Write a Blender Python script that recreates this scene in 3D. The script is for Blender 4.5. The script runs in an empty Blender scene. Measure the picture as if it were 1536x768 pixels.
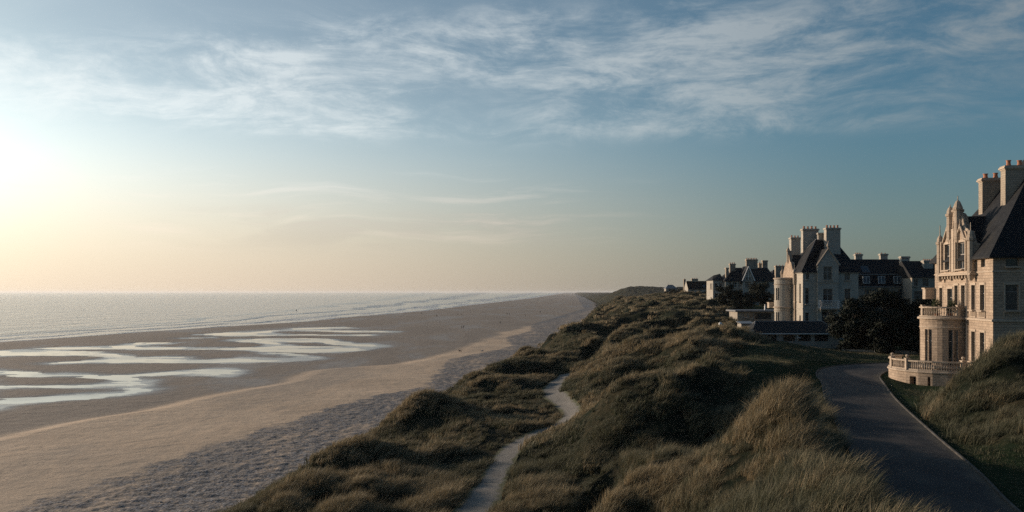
import bpy, bmesh, math, random
import numpy as np
from mathutils import Vector, Matrix

R = math.radians
sc = bpy.context.scene
COL = sc.collection
random.seed(7)

# ---------------------------------------------------------------- camera, sky, sun, exposure
F = 1330.0; CZ = 19.0
cam = bpy.data.cameras.new('camera'); co = bpy.data.objects.new('camera', cam); COL.objects.link(co); sc.camera = co
cam.sensor_width = 36; cam.lens = 36*F/1536; cam.shift_y = 54/1536
cam.clip_start = 0.5; cam.clip_end = 60000
co.location = (0, 0, CZ); co.rotation_euler = (R(90), 0, 0)

HAZE = 0.00004
SUN_AZ, SUN_EL = R(-58), R(9.5)
world = bpy.data.worlds.new('World'); sc.world = world; world.use_nodes = True


class NG:
    """tiny helper that writes node graphs"""
    def __init__(s, nt): s.nt = nt
    def new(s, t, **kw):
        n = s.nt.nodes.new(t)
        for k, v in kw.items(): setattr(n, k, v)
        return n
    def put(s, sock, v):
        if isinstance(v, bpy.types.NodeSocket): s.nt.links.new(v, sock)
        elif v is not None:
            if hasattr(sock, 'default_value') and not isinstance(sock.default_value, float) and isinstance(v, (tuple, list)) and len(v) == 3 and len(sock.default_value) == 4: v = (*v, 1)
            sock.default_value = v
    def m(s, op, a, b=0.5, c=None, clamp=False):
        n = s.new('ShaderNodeMath', operation=op, use_clamp=clamp)
        s.put(n.inputs[0], a); s.put(n.inputs[1], b)
        if c is not None: s.put(n.inputs[2], c)
        return n.outputs[0]
    def ss(s, x, a, b, lo=0.0, hi=1.0, smooth=True):
        n = s.new('ShaderNodeMapRange', interpolation_type='SMOOTHSTEP' if smooth else 'LINEAR')
        s.put(n.inputs[0], x)
        for i, v in enumerate((a, b, lo, hi)): s.put(n.inputs[i+1], v)
        return n.outputs[0]
    def mix(s, f, a, b, mode='MIX'):
        n = s.new('ShaderNodeMix', data_type='RGBA', blend_type=mode)
        s.put(n.inputs[0], f); s.put(n.inputs[6], a); s.put(n.inputs[7], b)
        return n.outputs[2]
    def noise(s, vec, scale, detail=4, rough=0.55, dist=0.0, out=0):
        n = s.new('ShaderNodeTexNoise'); s.put(n.inputs['Vector'], vec)
        n.inputs['Scale'].default_value = scale; n.inputs['Detail'].default_value = detail
        n.inputs['Roughness'].default_value = rough; n.inputs['Distortion'].default_value = dist
        return n.outputs[out]
    def vmap(s, vec, scale=(1, 1, 1), rot=(0, 0, 0), loc=(0, 0, 0)):
        n = s.new('ShaderNodeMapping'); s.put(n.inputs[0], vec)
        n.inputs['Scale'].default_value = scale; n.inputs['Rotation'].default_value = rot; n.inputs['Location'].default_value = loc
        return n.outputs[0]
    def xyz(s, x, y, z=0.0):
        n = s.new('ShaderNodeCombineXYZ'); s.put(n.inputs[0], x); s.put(n.inputs[1], y); s.put(n.inputs[2], z); return n.outputs[0]
    def sep(s, v):
        n = s.new('ShaderNodeSeparateXYZ'); s.put(n.inputs[0], v); return n.outputs
    def attr(s, name, inst=False, out='Fac'):
        n = s.new('ShaderNodeAttribute', attribute_name=name, attribute_type='INSTANCER' if inst else 'GEOMETRY'); return n.outputs[out]
    def bump(s, h, strength=0.5, dist=0.1, normal=None):
        n = s.new('ShaderNodeBump'); s.put(n.inputs['Height'], h)
        n.inputs['Strength'].default_value = strength; n.inputs['Distance'].default_value = dist
        if normal is not None: s.put(n.inputs['Normal'], normal)
        return n.outputs[0]


def build_sky():
    nt = world.node_tree; g = NG(nt); bg = nt.nodes['Background']
    sky = g.new('ShaderNodeTexSky'); sky.sky_type = 'NISHITA'; sky.sun_disc = False
    sky.sun_elevation = SUN_EL; sky.sun_rotation = SUN_AZ
    sky.air_density = 1.0; sky.dust_density = 1.2; sky.ozone_density = 2.2
    d = g.new('ShaderNodeTexCoord').outputs['Generated']
    x, y, z = g.sep(d)[:3]
    az = g.m('ARCTAN2', x, y); el = g.m('ARCSINE', z)
    # angle from the sun: thin high haze spreads its light, the far side of the sky stays deep
    sd = (math.sin(SUN_AZ)*math.cos(SUN_EL), math.cos(SUN_AZ)*math.cos(SUN_EL), math.sin(SUN_EL))
    dot = g.m('ADD', g.m('ADD', g.m('MULTIPLY', x, sd[0]), g.m('MULTIPLY', y, sd[1])), g.m('MULTIPLY', z, sd[2]))
    ang = g.m('ARCCOSINE', dot)
    hs = g.new('ShaderNodeHueSaturation'); hs.inputs['Saturation'].default_value = 0.78; g.put(hs.inputs['Color'], sky.outputs[0])
    c = hs.outputs[0]
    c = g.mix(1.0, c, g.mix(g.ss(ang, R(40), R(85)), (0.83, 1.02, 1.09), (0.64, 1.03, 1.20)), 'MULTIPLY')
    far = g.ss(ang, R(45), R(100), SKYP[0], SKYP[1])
    far = g.m('MULTIPLY', far, g.ss(ang, R(92), R(140), 1.0, 0.52))  # sky opposite the sun dimmed to darken shaded faces and dunes
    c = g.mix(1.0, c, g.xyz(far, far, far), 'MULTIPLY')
    # sky behind tinted bluer to cool shaded faces, then pale aureole round the sun
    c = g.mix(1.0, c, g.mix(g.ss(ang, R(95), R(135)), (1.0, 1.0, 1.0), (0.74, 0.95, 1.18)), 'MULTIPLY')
    gl = g.m('POWER', g.ss(ang, R(SKYP[2]), R(20), 0, 1, smooth=False), 1.55)
    gl = g.m('MULTIPLY', gl, g.ss(el, R(16), R(2), 0.25, 1.15))
    glc = g.mix(g.ss(el, R(1), R(10)), (1.0, 0.83, 0.62), (1.0, 0.98, 0.92))
    glv = g.mix(1.0, glc, g.xyz(*(g.m('MULTIPLY', gl, SKYP[3]),)*3), 'MULTIPLY')
    c = g.mix(1.0, c, glv, 'ADD')
    # warm haze low on the horizon
    hz = g.m('MULTIPLY', g.ss(el, R(11), R(-0.5)), g.ss(ang, R(110), R(40), 0.35, 1.0))
    c = g.mix(g.m('MULTIPLY', hz, 0.78), c, g.mix(g.ss(ang, R(92), R(26)), (2.7, 2.55, 2.3), (10.0, 8.0, 6.3)))
    # cirrus: wind-drawn veils in a wide slanting belt, defined by direction in the sky
    p = g.xyz(az, el, 0.0)
    wv = g.noise(g.vmap(p, (3, 5, 1)), 1.0, 3, 0.5, out=1)
    wx = g.m('MULTIPLY', g.m('SUBTRACT', g.sep(wv)[0], 0.5), 0.16)
    wy = g.m('MULTIPLY', g.m('SUBTRACT', g.sep(wv)[1], 0.5), 0.07)
    q = g.xyz(g.m('ADD', az, wx), g.m('ADD', el, wy), 0.0)
    n1 = g.noise(g.vmap(q, (7, 27, 1), (0, 0, R(10))), 1.0, 10, 0.66, 0.5)
    n2 = g.noise(g.vmap(q, (30, 70, 1), (0, 0, R(12))), 1.0, 9, 0.72, 0.3)
    n3 = g.noise(g.vmap(p, (2.2, 7, 1), (0, 0, R(-10)), (3.1, 1.7, 0)), 1.0, 3, 0.5)
    tex = g.m('ADD', g.m('MULTIPLY', n1, 0.62), g.m('MULTIPLY', n2, 0.38))
    # a broad belt with a fairly clean lower edge, thinning towards the zenith
    dv = g.m('SUBTRACT', g.m('ADD', el, g.m('MULTIPLY', g.m('SUBTRACT', n3, 0.5), 0.05)), g.m('ADD', R(9.6), g.m('MULTIPLY', g.m('ABSOLUTE', az), -0.012)))
    lower = g.ss(dv, R(-0.9), R(0.9))
    wid = g.ss(az, R(-30), R(2), R(5.5), R(11.0))
    leftup = g.ss(az, R(-2), R(-20), 0.0, 0.30)
    upper = g.ss(g.m('DIVIDE', dv, wid), 1.0, 0.55, 0.16, 1.0)
    patch = g.ss(g.m('ADD', leftup, g.noise(g.vmap(p, (2.6, 9, 1), (0, 0, R(-14)), (1.3, 4.2, 0)), 1.0, 3, 0.5)), 0.30, 0.56, 0.35, 1.0)
    edge = g.m('MULTIPLY', g.m('MULTIPLY', lower, upper), patch)
    veil = g.m('MULTIPLY', edge, g.ss(n1, 0.36, 0.66, 0.0, 0.62))
    dens = g.ss(g.m('ADD', tex, g.m('MULTIPLY', edge, 0.22)), 0.56, 0.92)
    dens = g.m('ADD', g.m('MULTIPLY', veil, 0.62), g.m('MULTIPLY', g.m('MULTIPLY', dens, edge), 1.0), clamp=True)
    # thin bars lower down
    n4 = g.noise(g.vmap(q, (5, 70, 1), (0, 0, R(-2)), (7.3, 2, 0)), 1.0, 8, 0.6, 0.3)
    low = g.m('MULTIPLY', g.ss(el, R(8.8), R(6.5)), g.ss(el, R(1.6), R(4.5)))
    low = g.m('MULTIPLY', low, g.ss(az, R(14), R(-4)))
    bars = g.m('MULTIPLY', g.ss(n4, 0.50, 0.72), g.m('MULTIPLY', low, 0.60))
    dens = g.m('MAXIMUM', dens, bars)
    bright = g.ss(ang, R(100), R(34), 3.6, 13.5)
    cc = g.mix(g.ss(el, R(4), R(9)), (1.0, 0.84, 0.70), (0.97, 1.0, 0.98))
    cc = g.mix(1.0, cc, g.xyz(bright, bright, bright), 'MULTIPLY')
    c = g.mix(g.m('MULTIPLY', dens, 0.46), c, cc)
    # a soft warm-grey bank low over the water
    bk = g.noise(g.vmap(q, (8, 46, 1), (0, 0, R(3)), (2.2, 5.1, 0)), 1.0, 9, 0.62, 0.4)
    bm_ = g.m('MULTIPLY', g.m('MULTIPLY', g.ss(el, R(5.8), R(4.2)), g.ss(el, R(1.8), R(3.4))), g.m('MULTIPLY', g.ss(az, R(7), R(-2)), g.ss(az, R(-24), R(-12))))
    bm_ = g.m('MULTIPLY', bm_, g.ss(bk, .40, .62))
    c = g.mix(g.m('MULTIPLY', bm_, 0.16), c, (5.2, 4.6, 4.2))
    c = g.mix(g.m('MULTIPLY', g.m('MULTIPLY', bm_, g.ss(bk, .50, .64)), g.ss(el, R(3.4), R(5.0), 0, .45)), c, (9.0, 8.0, 6.9))
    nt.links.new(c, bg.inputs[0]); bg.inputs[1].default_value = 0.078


SKYP = (1.08, 1.0, 80, 11.0)
build_sky()
sl = bpy.data.lights.new('sun', 'SUN'); sl.energy = 4.7; sl.angle = R(0.6); sl.color = (1.0, 0.77, 0.57)
so = bpy.data.objects.new('sun', sl); COL.objects.link(so)
so.rotation_euler = (R(90)-SUN_EL, 0, -SUN_AZ + math.pi)
so.rotation_euler = Vector((math.sin(SUN_AZ)*math.cos(SUN_EL), math.cos(SUN_AZ)*math.cos(SUN_EL), math.sin(SUN_EL))).to_track_quat('Z', 'Y').to_euler()
sc.view_settings.view_transform = 'Standard'; sc.view_settings.look = 'None'
sc.view_settings.gamma = 1; sc.view_settings.exposure = 0.06; sc.view_settings.use_curve_mapping = False
sc.cycles.use_denoising = False; sc.cycles.sample_clamp_indirect = 4
sc.cycles.max_bounces = 6; sc.cycles.diffuse_bounces = 2; sc.cycles.glossy_bounces = 2; sc.cycles.volume_bounces = 0
sc.cycles.transparent_max_bounces = 6


# ---------------------------------------------------------------- object helpers
def tag(o, label=None, cat=None, group=None, kind=None):
    if label: o['label'] = label
    if cat: o['category'] = cat
    if group: o['group'] = group
    if kind: o['kind'] = kind
    return o

def empty(name, loc, label=None, cat=None, group=None):
    o = bpy.data.objects.new(name, None); COL.objects.link(o); o.location = loc
    return tag(o, label, cat, group)

def rootloc(p):
    v = Vector((0, 0, 0))
    while p is not None: v += p.location; p = p.parent
    return v

def link(name, me, mat, parent=None):
    if mat is not None and not me.materials:
        for m_ in (mat if isinstance(mat, (list, tuple)) else [mat]): me.materials.append(m_)
    o = bpy.data.objects.new(name, me); COL.objects.link(o)
    if parent is not None: o.parent = parent
    return o

def fin(name, bm, mat, parent=None, smooth=False, bev=0.0, uv=True):
    """bmesh given in world coordinates -> ONE mesh object, under its parent if any"""
    if bev: bmesh.ops.bevel(bm, geom=bm.edges[:], offset=bev, segments=1, affect='EDGES')
    if parent is not None:
        bmesh.ops.translate(bm, verts=bm.verts, vec=-rootloc(parent)); base = None
    if uv:
        L = bm.loops.layers.uv.verify(); off = rootloc(parent) if parent is not None else Vector()
        bm.normal_update()
        for f in bm.faces:
            n = f.normal
            if abs(n.z) > 0.97:
                for l in f.loops: l[L].uv = ((l.vert.co+off).x, (l.vert.co+off).y)
            else:
                t = Vector((-n.y, n.x, 0)).normalized(); w = n.cross(t)
                for l in f.loops:
                    p = l.vert.co+off; l[L].uv = (p.dot(t), p.dot(w))
    me = bpy.data.meshes.new(name); bm.to_mesh(me); bm.free()
    if smooth:
        for p in me.polygons: p.use_smooth = True
    return link(name, me, mat, parent)

def V3(p, z): return Vector((p[0], p[1], z))

def box(bm, p, a, b, c, center=False):
    """box at corner p spanned by vectors a, b, c"""
    p, a, b, c = map(Vector, (p, a, b, c))
    vs = [bm.verts.new(p + i*a + j*b + k*c) for k in (0, 1) for j in (0, 1) for i in (0, 1)]
    for f in ((0, 2, 3, 1), (4, 5, 7, 6), (0, 1, 5, 4), (2, 6, 7, 3), (0, 4, 6, 2), (1, 3, 7, 5)):
        bm.faces.new([vs[i] for i in f])

def prism(bm, pts, z0, z1, cap=True):
    n = len(pts); lo = [bm.verts.new((p[0], p[1], z0)) for p in pts]; hi = [bm.verts.new((p[0], p[1], z1)) for p in pts]
    for i in range(n): bm.faces.new((lo[i], lo[(i+1) % n], hi[(i+1) % n], hi[i]))
    if cap: bm.faces.new(hi); bm.faces.new(lo[::-1])

def lathe(bm, c, prof, n=12):
    rings = []
    for r, z in prof:
        rings.append([bm.verts.new((c[0]+r*math.cos(2*math.pi*i/n), c[1]+r*math.sin(2*math.pi*i/n), c[2]+z)) for i in range(n)])
    for a, b in zip(rings, rings[1:]):
        for i in range(n): bm.faces.new((a[i], a[(i+1) % n], b[(i+1) % n], b[i]))
    bm.faces.new(rings[-1]); bm.faces.new(rings[0][::-1])

def tube(bm, pts, rad, n=6):
    pts = [Vector(p) for p in pts]; rings = []
    for i, p in enumerate(pts):
        d = (pts[min(i+1, len(pts)-1)]-pts[max(i-1, 0)]).normalized()
        q = d.to_track_quat('Z', 'Y'); r = rad[i] if isinstance(rad, (list, tuple)) else rad
        rings.append([bm.verts.new(p + q @ Vector((r*math.cos(2*math.pi*k/n), r*math.sin(2*math.pi*k/n), 0))) for k in range(n)])
    for a, b in zip(rings, rings[1:]):
        for i in range(n): bm.faces.new((a[i], a[(i+1) % n], b[(i+1) % n], b[i]))
    bm.faces.new(rings[-1]); bm.faces.new(rings[0][::-1])


# ---------------------------------------------------------------- materials
def mat(name, fn):
    m = bpy.data.materials.new(name); m.use_nodes = True; nt = m.node_tree
    g = NG(nt); b = nt.nodes['Principled BSDF']; fn(g, b); return m

def geo(g): return g.new('ShaderNodeNewGeometry').outputs['Position']

def simple(name, col, rough=0.7, var=0.15, scale=3.0, metal=0.0, bump=0.0, spec=None):
    def fn(g, b):
        n = g.noise(geo(g), scale, 5)
        lo = tuple(c*(1-var) for c in col); hi = tuple(min(1, c*(1+var)) for c in col)
        g.put(b.inputs['Base Color'], g.mix(g.ss(n, .3, .7), lo, hi))
        b.inputs['Roughness'].default_value = rough; b.inputs['Metallic'].default_value = metal
        if spec is not None: b.inputs['Specular IOR Level'].default_value = spec
        if bump: g.put(b.inputs['Normal'], g.bump(n, bump, 0.05))
    return mat(name, fn)

def stone(name, c1, c2, mortar, bw=0.62, bh=0.24, stain=0.55):
    def fn(g, b):
        uv = g.new('ShaderNodeTexCoord').outputs['UV']
        wob = g.vmap(uv)
        br = g.new('ShaderNodeTexBrick'); g.put(br.inputs['Vector'], wob)
        br.inputs['Scale'].default_value = 1.0; br.inputs['Brick Width'].default_value = bw; br.inputs['Row Height'].default_value = bh
        br.inputs['Mortar Size'].default_value = 0.014; br.inputs['Mortar Smooth'].default_value = 0.3; br.inputs['Bias'].default_value = 0.1
        g.put(br.inputs['Color1'], c1); g.put(br.inputs['Color2'], c2); g.put(br.inputs['Mortar'], mortar)
        P = geo(g)
        big = g.noise(P, 0.5, 6, 0.6); fine = g.noise(P, 7.0, 5, 0.7)
        streak = g.noise(g.vmap(P, (2.5, 2.5, 0.25)), 1.0, 5, 0.6)
        c = g.mix(g.ss(big, .35, .7, 0, stain), br.outputs[0], tuple(v*0.5 for v in c1))
        c = g.mix(g.ss(streak, .52, .75, 0, stain), c, tuple(v*0.42 for v in c2))
        c = g.mix(g.ss(fine, .3, .7, 0, .35), c, tuple(min(1, v*1.25) for v in c2))
        g.put(b.inputs['Base Color'], c); b.inputs['Roughness'].default_value = 0.9; b.inputs['Specular IOR Level'].default_value = 0.25
        h = g.m('ADD', g.m('MULTIPLY', br.outputs[1], -1.0), g.m('MULTIPLY', fine, 0.7))
        g.put(b.inputs['Normal'], g.bump(h, 0.7, 0.03))
    return mat(name, fn)

M = {}
M['stone'] = stone('warm_limestone', (.30, .235, .18), (.45, .355, .27), (.16, .13, .10))
M['stone_trim'] = stone('dressed_limestone', (.40, .33, .26), (.46, .38, .30), (.29, .24, .19), 1.3, 0.6, 0.28)
M['stone_chimney'] = stone('chimney_stone', (.30, .255, .20), (.37, .315, .25), (.22, .19, .15), 0.5, 0.2, 0.4)
M['stone_grey'] = stone('grey_limestone', (.36, .335, .29), (.45, .415, .36), (.29, .27, .235), 0.7, 0.26, 0.3)
M['render_pale'] = stone('pale_render', (.29, .265, .225), (.33, .30, .255), (.29, .265, .23), 3.0, 3.0, 0.3)
M['render_white'] = stone('white_render', (.33, .31, .275), (.37, .35, .31), (.33, .31, .28), 3.0, 3.0, 0.25)

def slate(g, b):
    uv = g.new('ShaderNodeTexCoord').outputs['UV']
    br = g.new('ShaderNodeTexBrick'); g.put(br.inputs['Vector'], uv)
    br.inputs['Scale'].default_value = 1.0; br.inputs['Brick Width'].default_value = 0.32; br.inputs['Row Height'].default_value = 0.22
    br.inputs['Mortar Size'].default_value = 0.012
    g.put(br.inputs['Color1'], (.011, .013, .016)); g.put(br.inputs['Color2'], (.021, .023, .027)); g.put(br.inputs['Mortar'], (.012, .012, .014))
    P = geo(g); n = g.noise(P, 0.8, 6, 0.6)
    c = g.mix(g.ss(n, .5, .75, 0, .45), br.outputs[0], (.045, .042, .034))
    g.put(b.inputs['Base Color'], c); b.inputs['Roughness'].default_value = 0.7; b.inputs['Specular IOR Level'].default_value = 0.14
    sw = g.new('ShaderNodeSeparateXYZ'); g.put(sw.inputs[0], uv)
    saw = g.m('FRACT', g.m('DIVIDE', sw.outputs[1], 0.22))
    h = g.m('ADD', g.m('MULTIPLY', saw, 0.5), g.m('MULTIPLY', br.outputs[1], -0.6))
    g.put(b.inputs['Normal'], g.bump(h, 0.6, 0.02))
M['slate'] = mat('roof_slate', slate)
M['lead'] = simple('roof_lead', (.16, .165, .175), 0.45, 0.2, 2.0)
M['pot'] = simple('terracotta', (.42, .17, .09), 0.8, 0.25, 6.0)
M['frame'] = simple('window_paint', (.26, .25, .235), 0.5, 0.1)
M['frame_white'] = simple('white_paint', (.70, .70, .68), 0.5, 0.08)
M['dark_void'] = simple('dark_paint_and_shade', (.02, .02, .022), 0.6, 0.2)  # dark window frames, also the painted shade behind the terrace openings
M['iron'] = simple('black_iron', (.025, .025, .028), 0.45, 0.2)
M['iron_white'] = simple('white_iron', (.6, .6, .6), 0.5, 0.1)

def glassfn(tint, rough, cur):
    def fn(g, b):
        P = geo(g); n = g.noise(P, 1.3, 2)
        c = g.mix(g.ss(n, .45, .6), tint, cur)
        g.put(b.inputs['Base Color'], c); b.inputs['Roughness'].default_value = rough
        b.inputs['Specular IOR Level'].default_value = 0.6
        g.put(b.inputs['Normal'], g.bump(g.noise(P, 2.2, 1), 0.12, 0.05))
    return fn
M['glass'] = mat('dark_window_glass', glassfn((.022, .029, .036), .05, (.05, .058, .065)))
M['glass_light'] = mat('curtained_window_glass', glassfn((.05, .06, .065), .05, (.16, .17, .17)))
M['skylight'] = mat('skylight_glass', glassfn((.10, .13, .16), .12, (.14, .18, .2)))

def asphalt(g, b):
    P = geo(g); n = g.noise(P, 0.35, 5, 0.6); f = g.noise(P, 30, 4, 0.7)
    c = g.mix(g.ss(n, .35, .65), (.014, .016, .020), (.025, .026, .029))
    c = g.mix(g.ss(f, .45, .75, 0, .5), c, (.068, .066, .064))
    patch = g.noise(g.vmap(P, (.35, .10, 1)), 1.0, 6, .65)
    cr = g.new('ShaderNodeTexVoronoi', feature='DISTANCE_TO_EDGE'); g.put(cr.inputs['Vector'], g.xyz(*(g.m('ADD', q_, g.m('MULTIPLY', g.noise(P, .7, 4, .6), 2.0)) for q_ in g.sep(P)[:2]), 0.0)); cr.inputs['Scale'].default_value = .35
    c = g.mix(g.ss(patch, .48, .60, 0, .6), c, (.066, .058, .052))
    e = g.attr('edge'); c = g.mix(g.m('MULTIPLY', g.ss(g.m('ADD', e, g.m('MULTIPLY', g.m('SUBTRACT', n, .5), .7)), .72, 1.0), .8), c, (.085, .074, .056))
    c = g.mix(g.ss(cr.outputs['Distance'], .018, .006, 0, .7), c, (.014, .014, .015))
    g.put(b.inputs['Base Color'], c); b.inputs['Roughness'].default_value = 0.85; b.inputs['Specular IOR Level'].default_value = 0.3
    g.put(b.inputs['Normal'], g.bump(f, 0.5, 0.02))
M['asphalt'] = mat('asphalt', asphalt)
M['kerb'] = simple('kerb_concrete', (.052, .049, .044), 0.9, 0.5, 1.2, bump=.3)

def pathfn(g, b):
    P = geo(g); n = g.noise(P, 0.8, 5, 0.6); f = g.noise(P, 14, 6, 0.7)
    e = g.attr('edge')
    c = g.mix(g.ss(n, .3, .7), (.15, .148, .14), (.215, .208, .195))
    c = g.mix(g.ss(f, .45, .7, 0, .5), c, (.17, .145, .11))
    c = g.mix(g.ss(g.m('ADD', e, g.m('MULTIPLY', g.m('SUBTRACT', n, .5), 1.2)), .55, .95), c, (.08, .085, .045))
    g.put(b.inputs['Base Color'], c); b.inputs['Roughness'].default_value = 0.95; b.inputs['Specular IOR Level'].default_value = 0.2
    g.put(b.inputs['Normal'], g.bump(f, 0.8, 0.06))
M['path'] = mat('sandy_path', pathfn)

def beachfn(g, b):
    P = geo(g); wet = g.attr('wet'); peb = g.attr('peb')
    n = g.noise(P, 0.05, 6, 0.6); f = g.noise(P, 2.5, 8, 0.7)
    st = g.noise(g.vmap(P, (0.035, 0.012, 1), (0, 0, R(-15))), 1.0, 7, 0.62, 0.6)
    dry = g.mix(g.ss(n, .35, .68), (.47, .345, .232), (.59, .44, .30))
    dry = g.mix(g.ss(st, .47, .62, 0, .65), dry, (.32, .258, .198))
    dry = g.mix(g.ss(f, .52, .8, 0, .5), dry, (.26, .21, .16))
    wetc = g.mix(g.ss(st, .38, .66), (.18, .148, .12), (.29, .232, .178))
    wetc = g.mix(g.ss(f, .55, .8, 0, .5), wetc, (.09, .08, .07))
    c = g.mix(wet, dry, wetc)
    # weed and shell wrack in broken lines
    wr = g.noise(g.vmap(P, (0.9, 0.45, 1), (0, 0, R(-20))), 1.0, 9, 0.75)
    wz = g.noise(g.vmap(P, (0.07, 0.02, 1), (0, 0, R(-22)), (5, 2, 0)), 1.0, 4, 0.5)
    c = g.mix(g.m('MULTIPLY', g.ss(wr, .56, .66), g.ss(wz, .50, .62, 0, .75)), c, (.06, .055, .05))
    fp = g.new('ShaderNodeTexVoronoi'); g.put(fp.inputs['Vector'], g.vmap(P, (1, .6, 1), (0, 0, R(25)))); fp.inputs['Scale'].default_value = 1.1
    fpm = g.m('MULTIPLY', g.ss(fp.outputs['Distance'], .28, .12), g.m('MULTIPLY', g.ss(g.noise(g.vmap(P, (.05, .02, 1), (0, 0, R(-20)), (9, 3, 0)), 1.0, 4, .6), .48, .60), g.ss(g.noise(P, .8, 2), .45, .6)))
    c = g.mix(g.m('MULTIPLY', fpm, .55), c, (.12, .10, .085))
    # trampled shingle: individual pebbles
    vo = g.new('ShaderNodeTexVoronoi'); g.put(vo.inputs['Vector'], g.vmap(P, (1, .8, 1))); vo.inputs['Scale'].default_value = 3.6
    vr = g.sep(vo.outputs['Color'])[0]
    pc = g.mix(vr, (.05, .06, .075), (.24, .255, .285))
    pc = g.mix(g.ss(vo.outputs['Distance'], .35, .6), pc, (.06, .062, .07))
    pm = g.ss(g.m('ADD', peb, g.m('MULTIPLY', g.m('SUBTRACT', g.noise(P, .22, 7, .65), .5), 1.9)), .44, .66)
    pm = g.m('MULTIPLY', pm, g.ss(g.noise(P, 1.3, 3, .6), .28, .55, .30, 1.0))
    pm = g.m('MULTIPLY', pm, g.ss(g.noise(g.vmap(P, (.16, .07, 1), (0, 0, R(-18))), 1.0, 6, .7), .36, .52, .45, 1.0))
    c = g.mix(pm, c, pc)
    g.put(b.inputs['Base Color'], c)
    b.inputs['Specular IOR Level'].default_value = 0.45
    pl = g.ss(g.m('ADD', g.attr('pool'), g.m('MULTIPLY', g.m('SUBTRACT', st, .5), 26.0)), -9.0, 1.0)
    film = g.m('MULTIPLY', wet, g.m('MAXIMUM', g.m('MULTIPLY', g.ss(st, .47, .60), .55), pl))
    g.put(b.inputs['Roughness'], g.m('SUBTRACT', 0.92, g.m('MULTIPLY', film, 0.66)))
    rip = g.new('ShaderNodeTexWave', wave_type='BANDS', bands_direction='X'); g.put(rip.inputs['Vector'], g.vmap(P, (1, 1, 1), (0, 0, R(32))))
    rip.inputs['Scale'].default_value = 0.9; rip.inputs['Distortion'].default_value = 5; rip.inputs['Detail'].default_value = 3; rip.inputs['Detail Scale'].default_value = .4
    h = g.m('ADD', g.m('MULTIPLY', f, 0.7), g.m('MULTIPLY', rip.outputs[1], 0.16))
    h = g.m('ADD', h, g.m('MULTIPLY', g.m('MULTIPLY', g.m('SUBTRACT', 0.6, vo.outputs['Distance']), pm), 1.0))
    h = g.m('MULTIPLY', h, g.ss(film, 0, 1, 1.0, .12, smooth=False))
    nrm = g.bump(h, 0.42, 0.10)
    nrm = g.bump(g.noise(P, 0.35, 4, .6), 0.5, 0.35, nrm)
    g.put(b.inputs['Normal'], nrm)
M['beach'] = mat('beach_sand', beachfn)

def dunefn(g, b):
    P = geo(g); lawn = g.attr('lawn')
    n = g.noise(P, 0.16, 6, 0.62); f = g.noise(P, 1.7, 9, 0.75); k = g.noise(P, 0.045, 5, .6)
    c = g.mix(g.ss(n, .38, .62), (.010, .017, .011), (.040, .037, .022))
    c = g.mix(g.ss(f, .42, .66, 0, .8), c, (.065, .055, .034))
    c = g.mix(g.ss(k, .50, .62, 0, .7), c, (.011, .019, .012))
    f2 = g.noise(P, 5, 5, .7)
    lc = g.mix(g.ss(g.m('ADD', g.m('MULTIPLY', n, .5), g.m('MULTIPLY', f2, .5)), .38, .62), (.013, .028, .013), (.030, .048, .022))
    lc = g.mix(g.ss(f, .55, .72, 0, .5), lc, (.055, .048, .026))
    c = g.mix(lawn, c, lc)
    g.put(b.inputs['Base Color'], c); b.inputs['Roughness'].default_value = 1.0; b.inputs['Specular IOR Level'].default_value = 0.05
    nrm = g.bump(f, 0.9, 0.35)
    g.put(b.inputs['Normal'], g.bump(f2, 0.6, 0.08, nrm))
M['dune'] = mat('dune_turf', dunefn)

def seafn(g, b):
    P = geo(g); foam = g.attr('shore')          # metres out from the water's edge
    w1 = g.noise(g.vmap(P, (.07, .016, 1), (0, 0, R(-12))), 1.0, 6, .62)
    w2 = g.noise(g.vmap(P, (.9, .45, 1), (0, 0, R(-8))), 1.0, 5, .6)
    sw = g.noise(g.vmap(P, (.022, .005, 1), (0, 0, R(-9))), 1.0, 4, .5)
    c = g.mix(g.ss(foam, 0, 120), (.10, .10, .085), (.020, .045, .056))
    ln = g.m('SINE', g.m('ADD', g.m('MULTIPLY', foam, 0.24), g.m('MULTIPLY', sw, 9.0)))
    fm = g.m('MULTIPLY', g.ss(g.m('ADD', ln, g.m('MULTIPLY', w1, .9)), .95, 1.30), g.ss(foam, 85, 10))
    fm = g.m('MULTIPLY', fm, g.ss(w2, .35, .6, .25, 1))
    fm = g.m('MAXIMUM', fm, g.m('MULTIPLY', g.ss(foam, 5.0, 1.0), g.ss(w1, .3, .5)))
    c = g.mix(fm, c, (.72, .72, .70))
    g.put(b.inputs['Base Color'], c)
    g.put(b.inputs['Roughness'], g.m('ADD', 0.10, g.m('MULTIPLY', fm, .6)))
    b.inputs['IOR'].default_value = 1.33
    h = g.m('ADD', g.m('MULTIPLY', w1, 1.0), g.m('MULTIPLY', w2, .07)); h = g.m('ADD', h, g.m('MULTIPLY', ln, g.ss(foam, 90, 5, 0, .10)))
    g.put(b.inputs['Normal'], g.bump(h, 1.0, 5.5))
M['sea'] = mat('sea_water', seafn)

def poolfn(g, b):
    P = geo(g)
    g.put(b.inputs['Base Color'], (.07, .062, .052)); b.inputs['IOR'].default_value = 1.33
    n = g.noise(g.vmap(P, (.5, .22, 1)), 1.0, 5, .6)
    g.put(b.inputs['Roughness'], g.ss(g.noise(P, .05, 4), .4, .65, .05, .16)); g.put(b.inputs['Normal'], g.bump(n, .25, .10))
M['pool'] = mat('tidal_pool_water', poolfn)

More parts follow.
